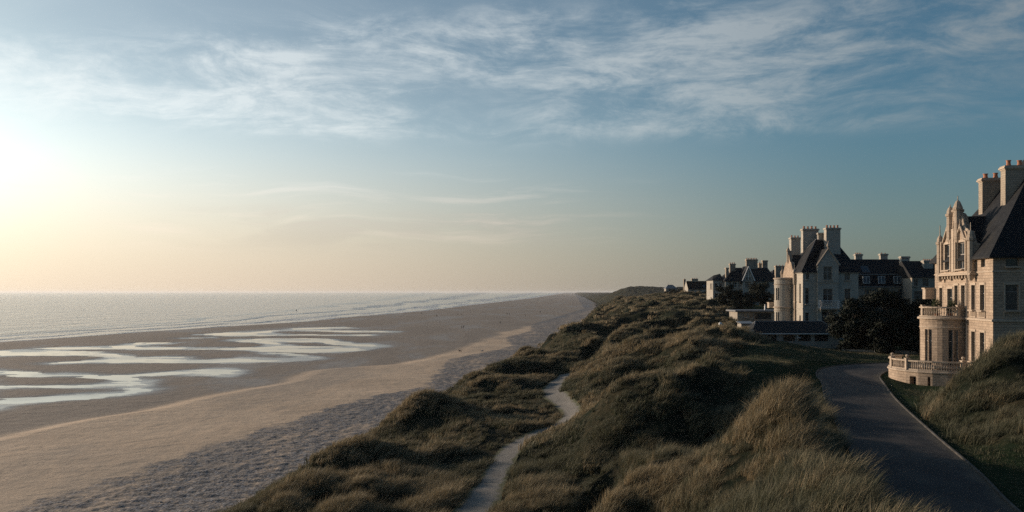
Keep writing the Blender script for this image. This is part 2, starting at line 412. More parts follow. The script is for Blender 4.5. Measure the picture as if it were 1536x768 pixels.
def leaffn(c1, c2):
    def fn(g, b):
        r = g.noise(geo(g), 1.6, 4, .6)
        g.put(b.inputs['Base Color'], g.mix(g.ss(r, .35, .65), c1, c2)); b.inputs['Roughness'].default_value = .7
        b.inputs['Specular IOR Level'].default_value = .2
    return fn
M['leaf_dark'] = mat('evergreen_leaves', leaffn((.007, .012, .008), (.018, .025, .015)))
M['leaf_plant'] = mat('pot_plant_leaves', leaffn((.05, .075, .03), (.09, .10, .05)))
M['bark'] = simple('bark', (.06, .048, .038), .95, .3, 4, bump=.5)
def grassfn(g, b):
    t = g.attr('tint', True); r = g.new('ShaderNodeObjectInfo').outputs['Random']
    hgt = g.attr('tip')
    green = g.mix(r, (.014, .025, .014), (.042, .056, .030)); straw = g.mix(r, (.10, .080, .045), (.40, .31, .19))
    c = g.mix(g.ss(t, .25, .75), green, straw)
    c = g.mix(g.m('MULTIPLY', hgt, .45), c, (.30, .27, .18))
    g.put(b.inputs['Base Color'], c); b.inputs['Roughness'].default_value = .75; b.inputs['Specular IOR Level'].default_value = .2
    tr = g.new('ShaderNodeBsdfTranslucent'); g.put(tr.inputs[0], c)
    ms = g.new('ShaderNodeMixShader'); ms.inputs[0].default_value = .22
    out = g.nt.nodes['Material Output']
    g.nt.links.new(b.outputs[0], ms.inputs[1]); g.nt.links.new(tr.outputs[0], ms.inputs[2]); g.nt.links.new(ms.outputs[0], out.inputs[0])
M['grass'] = mat('marram_grass', grassfn)
M['pebble'] = simple('pebbles', (.17, .185, .21), .8, .75, .9)

# ---------------------------------------------------------------- the lie of the land
def px(u, v, Y):                       # a point of the photograph at distance Y
    return ((u-768)/F*Y, Y, CZ-(v-438)/F*Y)
def pz(u, v, z):                       # a point of the photograph at height z
    Y = (CZ-z)*F/(v-438); return ((u-768)/F*Y, Y, z)

_rs = np.random.RandomState(3); _perm = _rs.permutation(4096)
def vnoise(x, y, seed=0):
    xi = np.floor(x).astype(np.int64); yi = np.floor(y).astype(np.int64); fx = x-xi; fy = y-yi
    def h(i, j): return _perm[(_perm[(i+seed*131) & 4095] + j) & 4095]
    def gr(i, j, dx, dy):
        a = h(i, j)*(2*math.pi/4096); return np.cos(a)*dx+np.sin(a)*dy
    u = fx*fx*fx*(fx*(fx*6-15)+10); v = fy*fy*fy*(fy*(fy*6-15)+10)
    a = gr(xi, yi, fx, fy)*(1-u)+gr(xi+1, yi, fx-1, fy)*u
    b = gr(xi, yi+1, fx, fy-1)*(1-u)+gr(xi+1, yi+1, fx-1, fy-1)*u
    return (a*(1-v)+b*v)*1.5
def fbm(x, y, s, o=4, seed=0, gain=.5):
    r = 0; a = 1
    for i in range(o): r = r+a*vnoise(x/s, y/s, seed+i); a *= gain; s = s*.5
    return r
def sst(x, a, b):
    t = np.clip((x-a)/(b-a), 0, 1); return t*t*(3-2*t)

ROADC = [(14.5, 22), (15.5, 31), (18.3, 40.2), (21.2, 50.3), (25.6, 65), (29.6, 77), (32.6, 86), (36.8, 92.8), (44, 96.5), (56, 98), (75, 99)]
PATHP = [pz(690, 800, 5.8), pz(712, 768, 5.8), pz(728, 735, 6.0), pz(750, 700, 6.0), pz(774, 670, 6.1), pz(810, 653, 6.3), pz(842, 639, 6.45), pz(857, 622, 6.6), pz(845, 606, 6.7), pz(829, 592, 6.8), pz(834, 577, 6.9), pz(848, 564, 7.0)]
LAWN = [(23.5, 64), (19.5, 70), (20, 80), (22, 90), (27, 101), (33, 112), (34.5, 124), (60, 126), (80, 124), (80, 60), (36, 62), (31.5, 72)]
VERGE = [(15, 24), (40, 24), (29, 38), (24.3, 41), (23.6, 47), (25, 52), (27.5, 60), (31, 66), (40, 73), (30, 80), (16, 40)]

CP = [pz(350, 750, 5), pz(420, 708, 5.8), pz(500, 685, 6.3), pz(560, 660, 7), pz(610, 615, 7.2), pz(640, 592, 7.9), pz(690, 570, 8.0), pz(740, 552, 8), pz(800, 520, 9), pz(835, 500, 8.8), pz(862, 488, 8), pz(885, 465, 7.5),
      (-24, 40, 5), (-20, 20, 6), (85, 1000, 8), (125, 1486, 8),
      pz(600, 700, 5.6), pz(650, 735, 5.4), pz(500, 768, 5.2), pz(400, 768, 4.9), pz(700, 630, 6.6), pz(760, 600, 6.7), pz(660, 665, 6.3), pz(780, 640, 6.6), (-12, 40, 5.2), (-5, 30, 6),
      # ridge beyond the valley
      pz(826, 690, 6.5), pz(853, 670, 7.3), pz(882, 645, 8.7), pz(921, 592, 11.0), pz(977, 572, 12.2), pz(1064, 545, 13.0), pz(1110, 535, 13.3),
      pz(870, 700, 6.8), pz(950, 690, 7.7), pz(1030, 650, 9.0), pz(1100, 612, 10.6), pz(820, 735, 6.2), pz(900, 735, 7.0), pz(880, 768, 7.0),
      # foreground hump
      (12.9, 42.0, 14.35), pz(1120, 600, 13.6), pz(1060, 635, 12.5), pz(1010, 668, 11.3), pz(960, 705, 10.2), pz(1000, 768, 10.9), pz(940, 768, 8.9), pz(1100, 768, 13.0), pz(1200, 768, 13.5), pz(1300, 705, 13.3),
      pz(1265, 650, 13.2), pz(1225, 600, 13.8), (11.2, 25, 13.6), (12.6, 31.5, 13.2), (8.5, 18, 13.8), (3, 10, 13.5), (0, 0, 13.8), (0, -20, 14), (10, 5, 14), (-8, 10, 9), (16.9, 46, 11.6), (18, 55, 11.4), (19, 62, 11.8), (14.5, 38.5, 12.6),
      # behind ridge B up to the lawn
      pz(1180, 570, 11.6), pz(1150, 540, 12.6), pz(1130, 498, 13.9), pz(1075, 500, 13.8), pz(1190, 520, 12.2), pz(1060, 560, 12.0), (13, 100, 12.0), pz(980, 540, 11.5), pz(900, 560, 9.0), pz(930, 580, 9.6),
      pz(880, 560, 8.0), pz(900, 530, 10.0), pz(1000, 515, 12.3), pz(940, 500, 12.2), pz(870, 520, 9.3), pz(1020, 480, 14.2), pz(1060, 470, 14.6), pz(960, 475, 14.0), pz(910, 485, 12.0),
      pz(1060, 455, 16.2), pz(1000, 450, 16.6), pz(955, 453, 15.6), pz(915, 462, 12.5), px(1000, 442, 450), px(950, 448, 500), px(905, 451, 600), px(1000, 444, 600), px(1040, 439.5, 420), pz(1100, 462, 14.3), pz(1090, 455, 15.2),
      (125, 700, 13), (160, 1000, 12), (100, 700, 11), (125, 1000, 10), (90, 600, 12), (150, 600, 15), (250, 1000, 13), (200, 700, 14), (60, 260, 15.2), (80, 250, 15.2), (100, 400, 18.0), (60, 320, 16.8), (80, 380, 18.9),
      (250, 1500, 24), (400, 2000, 20), (700, 3000, 15),
      # house plateaus
      (50, 150, 11.2), (60, 165, 11.2), (75, 165, 11.2), (50, 190, 12.6), (40, 175, 12.9), (36, 150, 12.8), (36, 135, 12.2), (100, 150, 11), (100, 110, 11), (60, 110, 11), (45, 115, 11), (60, 130, 11), (42, 128, 10.9), (100, 80, 11), (60, 80, 11),
      # dune on the right
      pz(1430, 578, 13.0), pz(1480, 543, 14.5), pz(1536, 515, 15.7), (36, 54, 16.3), (45, 50, 16), (36, 64, 12.2), (44, 66, 12.2), (28, 45, 13.0), (33, 45, 14), (30, 38, 11.6), (45, 36, 13),
      (24.3, 41, 11.3), (23.6, 47, 11.3), (25, 52, 11.3), (27.5, 60, 11.2), (22, 30, 11.2), (30, 26, 11.3), (60, 0, 12), (30, 0, 12)]
CP += [(x, y, 11.0) for x, y in ROADC[:10]] + [tuple(p) for p in PATHP]
# the far hill: skyline heights at about 1500 m
for u, v in ((890, 439), (905, 435.5), (930, 431), (958, 427.5), (985, 429), (1010, 429), (1060, 432)): CP.append(px(u, v, 1500))
for u, v in ((900, 440.5), (950, 438), (1000, 436.5)): CP.append(px(u, v, 2200))
CPa = np.array(CP, float)
def warp(x, y):
    yy = np.maximum(y, -26)+30.0
    return np.stack([x/yy, np.log(yy)*.9], -1)
_P = warp(CPa[:, 0], CPa[:, 1]); _c2 = .018**2
def _ker(a, b): return np.sqrt(((a[:, None, :]-b[None])**2).sum(-1)+_c2)
_n = len(_P); _mean = 11.0
_w = np.linalg.solve(_ker(_P, _P)-np.eye(_n)*.004, CPa[:, 2]-_mean)
def rbf(x, y):
    q = warp(x, y); out = np.empty(len(q))
    for i in range(0, len(q), 20000): out[i:i+20000] = _ker(q[i:i+20000], _P) @ _w
    return np.clip(out+_mean, 3.5, 30)

def polydist(x, y, pts):
    """distance to a polyline"""
    d = np.full(x.shape, 1e9)
    for (ax, ay), (bx, by) in zip(pts, pts[1:]):
        dx, dy = bx-ax, by-ay; t = np.clip(((x-ax)*dx+(y-ay)*dy)/(dx*dx+dy*dy), 0, 1)
        d = np.minimum(d, np.hypot(x-ax-t*dx, y-ay-t*dy))
    return d
def polysd(x, y, pts):
    """signed distance, positive inside"""
    d = polydist(x, y, pts+pts[:1]); ins = np.zeros(x.shape, bool)
    for (ax, ay), (bx, by) in zip(pts, pts[1:]+pts[:1]):
        c = ((ay > y) != (by > y)) & (x < (bx-ax)*(y-ay)/((by-ay) if by != ay else 1e-9)+ax); ins ^= c
    return np.where(ins, d, -d)
def smooth_line(pts, n=8):
    out = []; P = [Vector(p) for p in pts]
    for i in range(len(P)-1):
        a, b, c, d = P[max(i-1, 0)], P[i], P[i+1], P[min(i+2, len(P)-1)]
        for k in range(n):
            t = k/n; out.append(.5*((2*b)+(c-a)*t+(2*a-5*b+4*c-d)*t*t+(3*b-a-3*c+d)*t**3))
    out.append(P[-1]); return out
ROADS = [tuple(p) for p in smooth_line(ROADC, 8)]
PATHS = [tuple(p) for p in smooth_line(PATHP, 8)]
RHALF = np.interp

FOOT = np.array([(-30, -42), (30, -31), (60, -23), (72, -20.5), (95, -18), (128, -11.5), (162, -3.5), (200, 4), (281, 16), (400, 29), (591, 51), (790, 73), (1000, 96), (1486, 142), (3000, 250), (9000, 640), (40000, 2900)], float)
SHORE = np.array([(-200, -250), (100, -225), (250, -205), (337, -195), (383, -183), (428, -176), (471, -163), (526, -147), (574, -132), (683, -123), (903, -87), (1263, -62), (2808, 68), (9000, 480), (40000, 2500)], float)
BERM = np.array([(-30, -85), (80, -78), (118, -68), (130, -62), (140, -57.5), (150, -56), (173, -52.5), (197, -48.6), (212, -46.7), (223, -41), (232, -30), (300, -14), (407, -4), (600, 30), (1000, 92), (1486, 140), (9000, 720)], float)
STRIP = np.array([(-30, -52), (76, -43), (94, -38), (109, -36), (126, -32), (143, -29.5), (159, -24), (175, -17.5), (248, -17.5), (284, -7), (312, 0), (372, -3), (428, 9), (516, 11), (1011, 82), (9000, 640)], float)
z6 = lambda L: [pz(x/2.272, 430+y/2.272, 0)[:2] for x, y in L]
POOLS = [
 ([(-60, 286), (0, 288), (150, 292), (350, 300), (440, 300), (560, 292), (700, 283), (770, 285), (806, 295), (780, 306), (700, 302), (600, 298), (450, 308), (470, 320), (500, 340), (505, 352), (480, 362), (380, 372), (200, 386), (0, 402), (-60, 406)],
  [[(-60, 300), (0, 300), (120, 305), (300, 308), (390, 318), (400, 326), (330, 330), (200, 334), (80, 338), (-60, 339)], [(-60, 349), (150, 343), (300, 345), (400, 339), (420, 348), (380, 360), (200, 372), (60, 382), (-60, 388)]]),
 ([(-60, 218), (0, 218), (200, 215), (380, 228), (430, 238), (620, 238), (650, 248), (800, 246), (1000, 246), (1020, 238), (960, 232), (920, 229), (960, 225), (1020, 231), (1070, 242), (1050, 250), (900, 255), (600, 259), (300, 261), (160, 262), (220, 256), (330, 250), (400, 242), (300, 236), (100, 235), (-60, 236)], []),
 ([(150, 209), (300, 204), (400, 202), (450, 192), (560, 190), (575, 194), (490, 198), (450, 205), (600, 206), (800, 207), (900, 206), (925, 200), (880, 191), (800, 187), (830, 179), (940, 176), (1080, 177), (1200, 189), (1292, 202), (1280, 207), (1190, 202), (1100, 191), (960, 189), (980, 198), (1060, 202), (1180, 205), (1255, 212), (1200, 220), (1050, 224), (900, 219), (700, 214), (400, 213), (200, 213)], []),
 ([(590, 175), (700, 172), (690, 176), (600, 177.5)], []),
 ([(670, 163), (900, 150), (1080, 139), (1200, 138), (1190, 142), (1000, 148), (930, 157), (1000, 162), (1240, 163), (1255, 166), (1000, 167), (800, 168), (700, 165)], []),
 ([(1010, 149), (1200, 149), (1360, 152), (1300, 156), (1100, 153)], []),
]
def closed_smooth(pts, n=5):
    P = [Vector(p) for p in pts]; out = []; k = len(P)
    for i in range(k):
        a, b, c, d = P[i-1], P[i], P[(i+1) % k], P[(i+2) % k]
        for j in range(n):
            t = j/n; out.append(tuple(.5*((2*b)+(c-a)*t+(2*a-5*b+4*c-d)*t*t+(3*b-a-3*c+d)*t**3)))
    return out
POOLW = None
def beach_h(x, y):
    d = x-np.interp(y, SHORE[:, 0], SHORE[:, 1])
    h = -.12+np.clip(.010*d, -3, .12)
    pool = np.full(x.shape, -50.0)
    sel = (y > 120) & (y < 760) & (x < 60)
    if sel.any():
        xs, ys = x[sel], y[sel]
        wob = (fbm(xs, ys, 13, 3, 5)*2.6)*np.clip(ys/250, .5, 2)
        xs2 = xs+wob; ys2 = ys+fbm(xs, ys, 17, 3, 9)*2.2*np.clip(ys/250, .4, 2)
        best = np.full(xs.shape, -50.0)
        for outer, holes in POOLS:
            s = polysd(xs2, ys2, closed_smooth(z6(outer)))
            for hl in holes: s = np.minimum(s, -polysd(xs2, ys2, closed_smooth(z6(hl))))
            best = np.maximum(best, s)
        pool[sel] = best
    h = h-.072*sst(pool, -7.0, 4.5)+.040*fbm(x*.45, y*1.2, 11, 5, 43, .6)*sst(pool, -40, -4)+.012*fbm(x*.3, y*1.6, 4, 3, 44)
    b = x-np.interp(y, BERM[:, 0], BERM[:, 1])-fbm(x, y, 40, 2, 21)*5
    h = h+(.42-.34*sst(y, 200, 300))*sst(b, -1.5, 5)+.10*fbm(x, y, 26, 3, 31)*sst(b, -10, 15)
    h = h+.006*fbm(x, y, 30, 3, 41)*sst(d, 5, 40)
    s = x-np.interp(y, STRIP[:, 0], STRIP[:, 1])
    h = h+.075*fbm(x, y, 1.5, 3, 51)*sst(s, -1, 4)
    return h, pool, b, s, d

def land(x, y):
    """height and masks of the whole ground at world x, y"""
    x = np.asarray(x, float); y = np.asarray(y, float)
    hb, pool, b, s, d = beach_h(x, y)
    f = x-np.interp(y, FOOT[:, 0], FOOT[:, 1])+fbm(x, y, 22, 3, 61)*2.5*np.clip(y/200, .7, 1.6)
    wd = np.clip(9+(y-100)*.02, 7, 15)+np.clip((y-300)*.035, 0, 45)
    m = np.clip(f/wd, 0, 1); m = 1-(1-m)**1.7
    base = rbf(x, y)
    rd = polydist(x, y, [p[:2] for p in ROADS]); pd = polydist(x, y, [p[:2] for p in PATHS])
    lw = np.maximum(sst(polysd(x, y, LAWN), -3, 2), sst(polysd(x, y, VERGE), -1.0, 1.0))
    built = sst(x-34-np.maximum(y-140, 0)*.21, 0, 8)*sst(y, 62, 72)*sst(260-y, 0, 20)
    lw2 = np.maximum(lw, built)
    calm = (1-lw2*.96)*sst(rd, 3.0, 7.0)*sst(pd, 1.0, 9.0)
    sc_ = np.clip(y/110, .75, 5)
    ac = x*.9-y*.42+fbm(x, y, 26, 2, 77)*5; al = (x*.42+y*.9)*.58
    hum = np.abs(fbm(ac, al, 15.0, 3, 71, .42))*-4.0+1.15
    hum = hum*np.clip(sc_, .75, 1.2)*(1-.5*sst(y, 300, 900))+fbm(x, y, 7.5, 3, 81, .42)*.85+fbm(x, y, 45, 2, 91)*.5*np.clip(sc_, 0, 2)-.5*sst(y, 250, 500)
    near = sst(np.hypot(x, y), 12, 40)
    z = base-.55*calm+hum*calm*(.35+.65*near)
    z = z+(11.0-z)*(1-sst(rd, 3.1, 5.5))*(y > 0)
    zb = -0.1+hb*0
    z = hb*(1-m)+z*m
    return z, dict(dune=m, foot=f, rd=rd, pd=pd, lawn=lw2, wet=1-sst(b, -4, 2), peb=sst(s, -3, 3), pool=pool, shore=d, hum=hum)
def gz(x, y): return float(land(np.array([x]), np.array([y]))[0][0])

def attr_set(me, name, arr, typ='FLOAT', dom='POINT'):
    a = me.attributes.new(name, typ, dom); a.data.foreach_set('value' if typ in ('FLOAT', 'INT') else 'vector', np.asarray(arr, np.float32 if typ != 'INT' else np.int32).ravel())

def grid_mesh(name, X, Y, Z, keep=None):
    r, c = X.shape; idx = np.arange(r*c).reshape(r, c)
    q = np.stack([idx[:-1, :-1], idx[:-1, 1:], idx[1:, 1:], idx[1:, :-1]], -1).reshape(-1, 4)
    if keep is not None:
        k = keep.ravel()[q].any(1); q = q[k]
    used, inv = np.unique(q, return_inverse=True)
    co_ = np.stack([X, Y, Z], -1).reshape(-1, 3)[used]
    me = bpy.data.meshes.new(name); me.vertices.add(len(used)); me.vertices.foreach_set('co', co_.astype(np.float32).ravel())
    me.loops.add(q.size); me.loops.foreach_set('vertex_index', inv.ravel().astype(np.int32))
    me.polygons.add(len(q)); me.polygons.foreach_set('loop_start', np.arange(0, q.size, 4, dtype=np.int32))
    me.update(calc_edges=True); me.validate()
    me.polygons.foreach_set('use_smooth', np.ones(len(q), bool))
    return me, used

def rows():
    a = np.concatenate([np.linspace(-24, 14, 24)+30, np.geomspace(45, 330, 760)[0:], np.geomspace(333, 40000, 330)])
    return a-30
_Y = rows(); _T = np.linspace(-.62, .72, 860)
_T = np.concatenate([np.linspace(-3, -.63, 60), _T, np.linspace(.73, 3, 50)])
GY, GT = np.meshgrid(_Y, _T, indexing='ij'); GX = GT*(GY+30)*(.86)
_z, _m = land(GX.ravel(), GY.ravel()); GZ = _z.reshape(GX.shape)
shp = GX.shape
isd = (_m['foot'] > 0).reshape(shp)
me, used = grid_mesh('dunes', GX, GY, GZ, isd); attr_set(me, 'lawn', _m['lawn'][used])
tag(link('dunes', me, M['dune']), 'grassy dunes rising behind the beach', kind='structure')
me, used = grid_mesh('beach', GX, GY, GZ, ~isd & (_m['shore'].reshape(shp) > -60))
attr_set(me, 'wet', _m['wet'][used]); attr_set(me, 'pool', np.clip(_m['pool'], -50, 5)[used]); attr_set(me, 'peb', _m['peb'][used])
tag(link('beach', me, M['beach']), 'wide sandy beach at low tide', kind='structure')

# sea and the pools left by the tide
yy = np.concatenate([np.linspace(-100, 250, 12), np.geomspace(260, 42000, 260)]); tt = np.concatenate([np.array([-30]), -np.geomspace(1, 3000, 120)[:0], np.array([-15., -8, 0]), np.geomspace(1, 42000, 150)])
SY, SD = np.meshgrid(yy, tt, indexing='ij'); SX = np.interp(SY, SHORE[:, 0], SHORE[:, 1])-SD
me, used = grid_mesh('sea', SX, SY, np.full(SX.shape, -.12)); attr_set(me, 'shore', ((SD+fbm(SX.ravel(), SY.ravel(), 60, 3, 5).reshape(SD.shape)*5)/(1+np.maximum(SY-450, 0)/420)).ravel()[used])
tag(link('sea', me, M['sea']), 'calm sea reaching the horizon', kind='structure')
bm = bmesh.new(); vs = [bm.verts.new((x, y, -.052)) for x, y in ((-190, 110), (-30, 110), (20, 300), (90, 900), (-80, 900), (-165, 420))]; bm.faces.new(vs)
# keep the sheet behind the water's edge
bm.free(); yy = np.linspace(125, 760, 60); PX = np.stack([np.interp(yy, SHORE[:, 0], SHORE[:, 1])+9, np.interp(yy, BERM[:, 0], BERM[:, 1])-3], -1)
me, used = grid_mesh('tidal_pool', PX, np.stack([yy, yy], -1), np.full(PX.shape, -.055))
tag(link('tidal_pool', me, M['pool']), 'shallow winding pools left on the sand by the tide', kind='structure')

# road, kerbs, path
def ribbon(name, line, half, zoff, m_, edge=True, cols=9, zfun=None):
    L = [Vector(p) for p in line]; X = []; Y = []; Z = []; E = []
    for i, p in enumerate(L):
        d = (L[min(i+1, len(L)-1)]-L[max(i-1, 0)]); d = Vector((d.x, d.y, 0)).normalized(); n = Vector((d.y, -d.x, 0))
        h = half(i/len(L)) if callable(half) else half
        for k in range(cols):
            s = -1+2*k/(cols-1); X.append(p.x+n.x*s*h); Y.append(p.y+n.y*s*h); E.append(abs(s))
    X = np.array(X); Y = np.array(Y)
    Z = zfun(X, Y) if zfun else land(X, Y)[0]
    me, used = grid_mesh(name, X.reshape(-1, cols), Y.reshape(-1, cols), Z.reshape(-1, cols)+zoff)
    attr_set(me, 'edge', np.array(E)[used]); return link(name, me, m_)
road3 = [Vector((x, y, 11)) for x, y in ROADS]
RW = lambda t: 2.45+.9*float(sst(np.array(t), .45, .75))
tag(ribbon('road', road3, RW, .03, M['asphalt'], zfun=lambda X, Y: np.full(X.shape, 11.0)), 'dark asphalt drive curving to the houses', kind='structure')
for sd in (-1, 1):
    pts = []
    for i, p in enumerate(road3):
        d = (road3[min(i+1, len(road3)-1)]-road3[max(i-1, 0)]).normalized(); n = Vector((d.y, -d.x, 0)); h = RW(i/len(road3))
        pts.append((p, n*sd, h))
    bm = bmesh.new(); prev = None
    for p, n, h in pts:
        ring = [bm.verts.new(p+n*(h+a)+Vector((0, 0, b))) for a, b in ((0, -.15), (0, .09), (.02, .11), (.10, .11), (.12, -.15))]
        if prev:
            for k in range(4): bm.faces.new((prev[k], prev[k+1], ring[k+1], ring[k]))
        prev = ring
    tag(fin('kerb', bm, M['kerb']), 'pale kerb on the '+('seaward' if sd < 0 else 'house')+' side of the drive', kind='structure')
tag(ribbon('path', PATHS, lambda t: 1.2+.2*math.sin(t*17), .05, M['path']), 'sandy footpath winding through the dune valley', kind='structure')
#STAGE2
# ---------------------------------------------------------------- houses
def wall(bm, p0, p1, z0, z1, ops=(), depth=.22):
    """wall panel from plan point p0 to p1 (outside on the right of travel) with recessed openings (s0, s1, za, zb)"""
    p0, p1 = Vector(p0[:2]), Vector(p1[:2]); L = (p1-p0).length; d = (p1-p0)/L; n = Vector((d.y, -d.x))
    S = sorted({0.0, L, *[max(0, min(L, v)) for o in ops for v in o[:2]]}); Z = sorted({z0, z1, *[v for o in ops for v in o[2:4]]})
    Z = [z for z in Z if z0 <= z <= z1]
    P = lambda s, z, k=0: (p0.x+d.x*s-n.x*k, p0.y+d.y*s-n.y*k, z)
    cache = {}
    def v(s, z):
        k = (round(s, 4), round(z, 4))
        if k not in cache: cache[k] = bm.verts.new(P(s, z))
        return cache[k]
    for a, b in zip(S, S[1:]):
        for c, e in zip(Z, Z[1:]):
            if b-a < 1e-4: continue
            ms, mz = (a+b)/2, (c+e)/2
            if any(o[0] < ms < o[1] and o[2] < mz < o[3] for o in ops): continue
            bm.faces.new((v(a, c), v(b, c), v(b, e), v(a, e)))
    for s0, s1, za, zb in [o[:4] for o in ops]:
        q = [bm.verts.new(P(*t)) for t in ((s0, za), (s1, za), (s1, zb), (s0, zb))]
        r = [bm.verts.new(P(*t, depth+.06)) for t in ((s0, za), (s1, za), (s1, zb), (s0, zb))]
        for i in range(4): bm.faces.new((q[i], q[(i+1) % 4], r[(i+1) % 4], r[i]))
    return d, n

def window(root, p0, p1, o, mull=1, trans=.62, glass='glass', frame='frame', sill=True, depth=.22, head=False, trim='stone_trim', bar=.05):
    p0, p1 = Vector(p0[:2]), Vector(p1[:2]); d = (p1-p0).normalized(); n = Vector((d.y, -d.x)); s0, s1, za, zb = o[:4]
    D = Vector((d.x, d.y, 0)); N = Vector((n.x, n.y, 0)); Zv = Vector((0, 0, 1))
    P = lambda s, z, k: V3(p0, z)+D*s-N*k
    bm = bmesh.new(); t = .045; w = bar
    k = depth
    for a, b in ((s0+.003, s0+w), (s1-w, s1-.003)): box(bm, P(a, za+.003, k), D*(b-a), -N*t, Zv*(zb-za-.006))
    for a, b in ((za+.003, za+w), (zb-w, zb-.003)): box(bm, P(s0+w, a, k), D*(s1-s0-2*w), -N*t, Zv*(b-a))
    for i in range(mull):
        c = s0+(s1-s0)*(i+1)/(mull+1); box(bm, P(c-w/2, za+w, k-.004), D*w, -N*t, Zv*(zb-za-2*w))
    if trans:
        c = za+(zb-za)*trans; box(bm, P(s0+w, c-w/2, k-.008), D*(s1-s0-2*w), -N*t, Zv*w)
    f = fin('window', bm, M[frame], root)
    bm = bmesh.new(); box(bm, P(s0+.006, za+.006, k+.02), D*(s1-s0-.012), -N*.012, Zv*(zb-za-.012))
    fin('pane', bm, M[glass], root).parent = f
    if sill:
        bm = bmesh.new(); box(bm, P(s0-.10, za-.13, -.10), D*(s1-s0+.2), -N*(-.10-.12), Zv*.13)
        bm2 = fin('sill', bm, M[trim], root); bm2.parent = f
        if head:
            bm = bmesh.new(); box(bm, P(s0-.14, zb+.004, -.06), D*(s1-s0+.28), N*-.20, Zv*.20); fin('lintel', bm, M[trim], root).parent = f
            for a in (s0-.14, s1+.004):
                bm = bmesh.new(); box(bm, P(a, za+.004, -.035), D*.136, N*-.16, Zv*(zb-za-.004)); fin('jamb', bm, M[trim], root).parent = f
    return f

def windows(root, p0, p1, ops, **kw):
    for i, o in enumerate(ops):
        k = dict(kw); 
        if len(o) > 4: k.update(o[4])
        window(root, p0, p1, o, **k)

def hip_roof(root, pts, ridge, ze, mat_='slate', over=.35, name='roof', thick=.16):
    """pts: four eave corners (CCW), ridge: two points (x, y, z); the first lies over edge 3-0, the second over edge 1-2"""
    c = Vector((sum(p[0] for p in pts)/4, sum(p[1] for p in pts)/4)); bm = bmesh.new(); e = []; l = []
    for i in range(4):
        a, b, d = Vector(pts[i-1][:2]), Vector(pts[i][:2]), Vector(pts[(i+1) % 4][:2])
        v = ((b-a).normalized()-(d-b).normalized())*over
        e.append(bm.verts.new((b.x+v.x, b.y+v.y, ze))); l.append(bm.verts.new((b.x+v.x, b.y+v.y, ze-thick)))
    r0, r1 = bm.verts.new(ridge[0]), bm.verts.new(ridge[1])
    bm.faces.new((e[0], e[1], r1, r0)); bm.faces.new((e[1], e[2], r1)); bm.faces.new((e[2], e[3], r0, r1)); bm.faces.new((e[3], e[0], r0))
    for i in range(4): bm.faces.new((l[i], l[(i+1) % 4], e[(i+1) % 4], e[i]))
    bm.faces.new(l[::-1])
    rf = fin(name, bm, M[mat_], root)
    bm = bmesh.new(); tube(bm, [ridge[0], ridge[1]], .10)
    for i, r in ((0, 0), (3, 0), (1, 1), (2, 1)):
        q = Vector(ridge[r]); p = Vector(pts[i][:2]).to_3d(); p.z = ze; tube(bm, [q, q.lerp(p, .98)], .07)
    fin('ridge_tiles', bm, M['lead'], root).parent = rf
    return rf

def gable_roof(root, a, b, half, ze, zr, over=.25, name='gable_roof', mat_='slate'):
    """ridge runs from plan point a to b; half the width"""
    a, b = Vector(a[:2]), Vector(b[:2]); d = (b-a).normalized(); n = Vector((d.y, -d.x)); bm = bmesh.new()
    k = over*(zr-ze)/half
    for s in (-1, 1):
        o = n*s*(half+over)
        q = [V3(a, zr), V3(b, zr), V3(b+o, ze-k), V3(a+o, ze-k)]
        t = [v.copy()+Vector((0, 0, -.16)) for v in q]
        vs = [bm.verts.new(v) for v in q+t]
        for f in ((0, 1, 2, 3), (4, 5, 6, 7), (0, 1, 5, 4), (1, 2, 6, 5), (2, 3, 7, 6), (3, 0, 4, 7)): bm.faces.new([vs[i] for i in f])
    return fin(name, bm, M[mat_], root)

def chimney(root, p, ex, ey, w, d, z0, z1, pots=2, mat_='stone_chimney', pr=.14, ph=.42, rows_=1):
    """stack with near left corner p, width w along ex, depth d along ey"""
    ex, ey = Vector((ex[0], ex[1], 0)).normalized(), Vector((ey[0], ey[1], 0)).normalized(); P = V3(p, z0); up = Vector((0, 0, 1))
    bm = bmesh.new(); box(bm, P, ex*w, ey*d, up*(z1-z0-.36)); 
    ch = fin('chimney', bm, M[mat_], root)
    bm = bmesh.new()
    for a, z, h in ((.06, -.36, .10), (.15, -.26, .14), (.07, -.12, .12)):
        box(bm, P+up*(z1-z0+z)-ex*a-ey*a, ex*(w+2*a), ey*(d+2*a), up*h)
    fin('chimney_cap', bm, M['stone_trim' if mat_ == 'stone_chimney' else mat_], root).parent = ch
    for r in range(rows_):
        for i in range(pots):
            c = P+up*(z1-z0)+ex*(w*(i+.5)/pots)+ey*(d*(r+.5)/rows_)
            bm = bmesh.new(); hh = ph*random.uniform(.85, 1.1)
            lathe(bm, c, [(pr*.95, -.02), (pr, .06), (pr*.8, hh*.5), (pr*.82, hh*.85), (pr*1.05, hh*.88), (pr*1.05, hh), (pr*.7, hh), (pr*.65, hh-.1)], 10)
            fin('chimney_pot', bm, M['pot'], root, smooth=False).parent = ch
    return ch

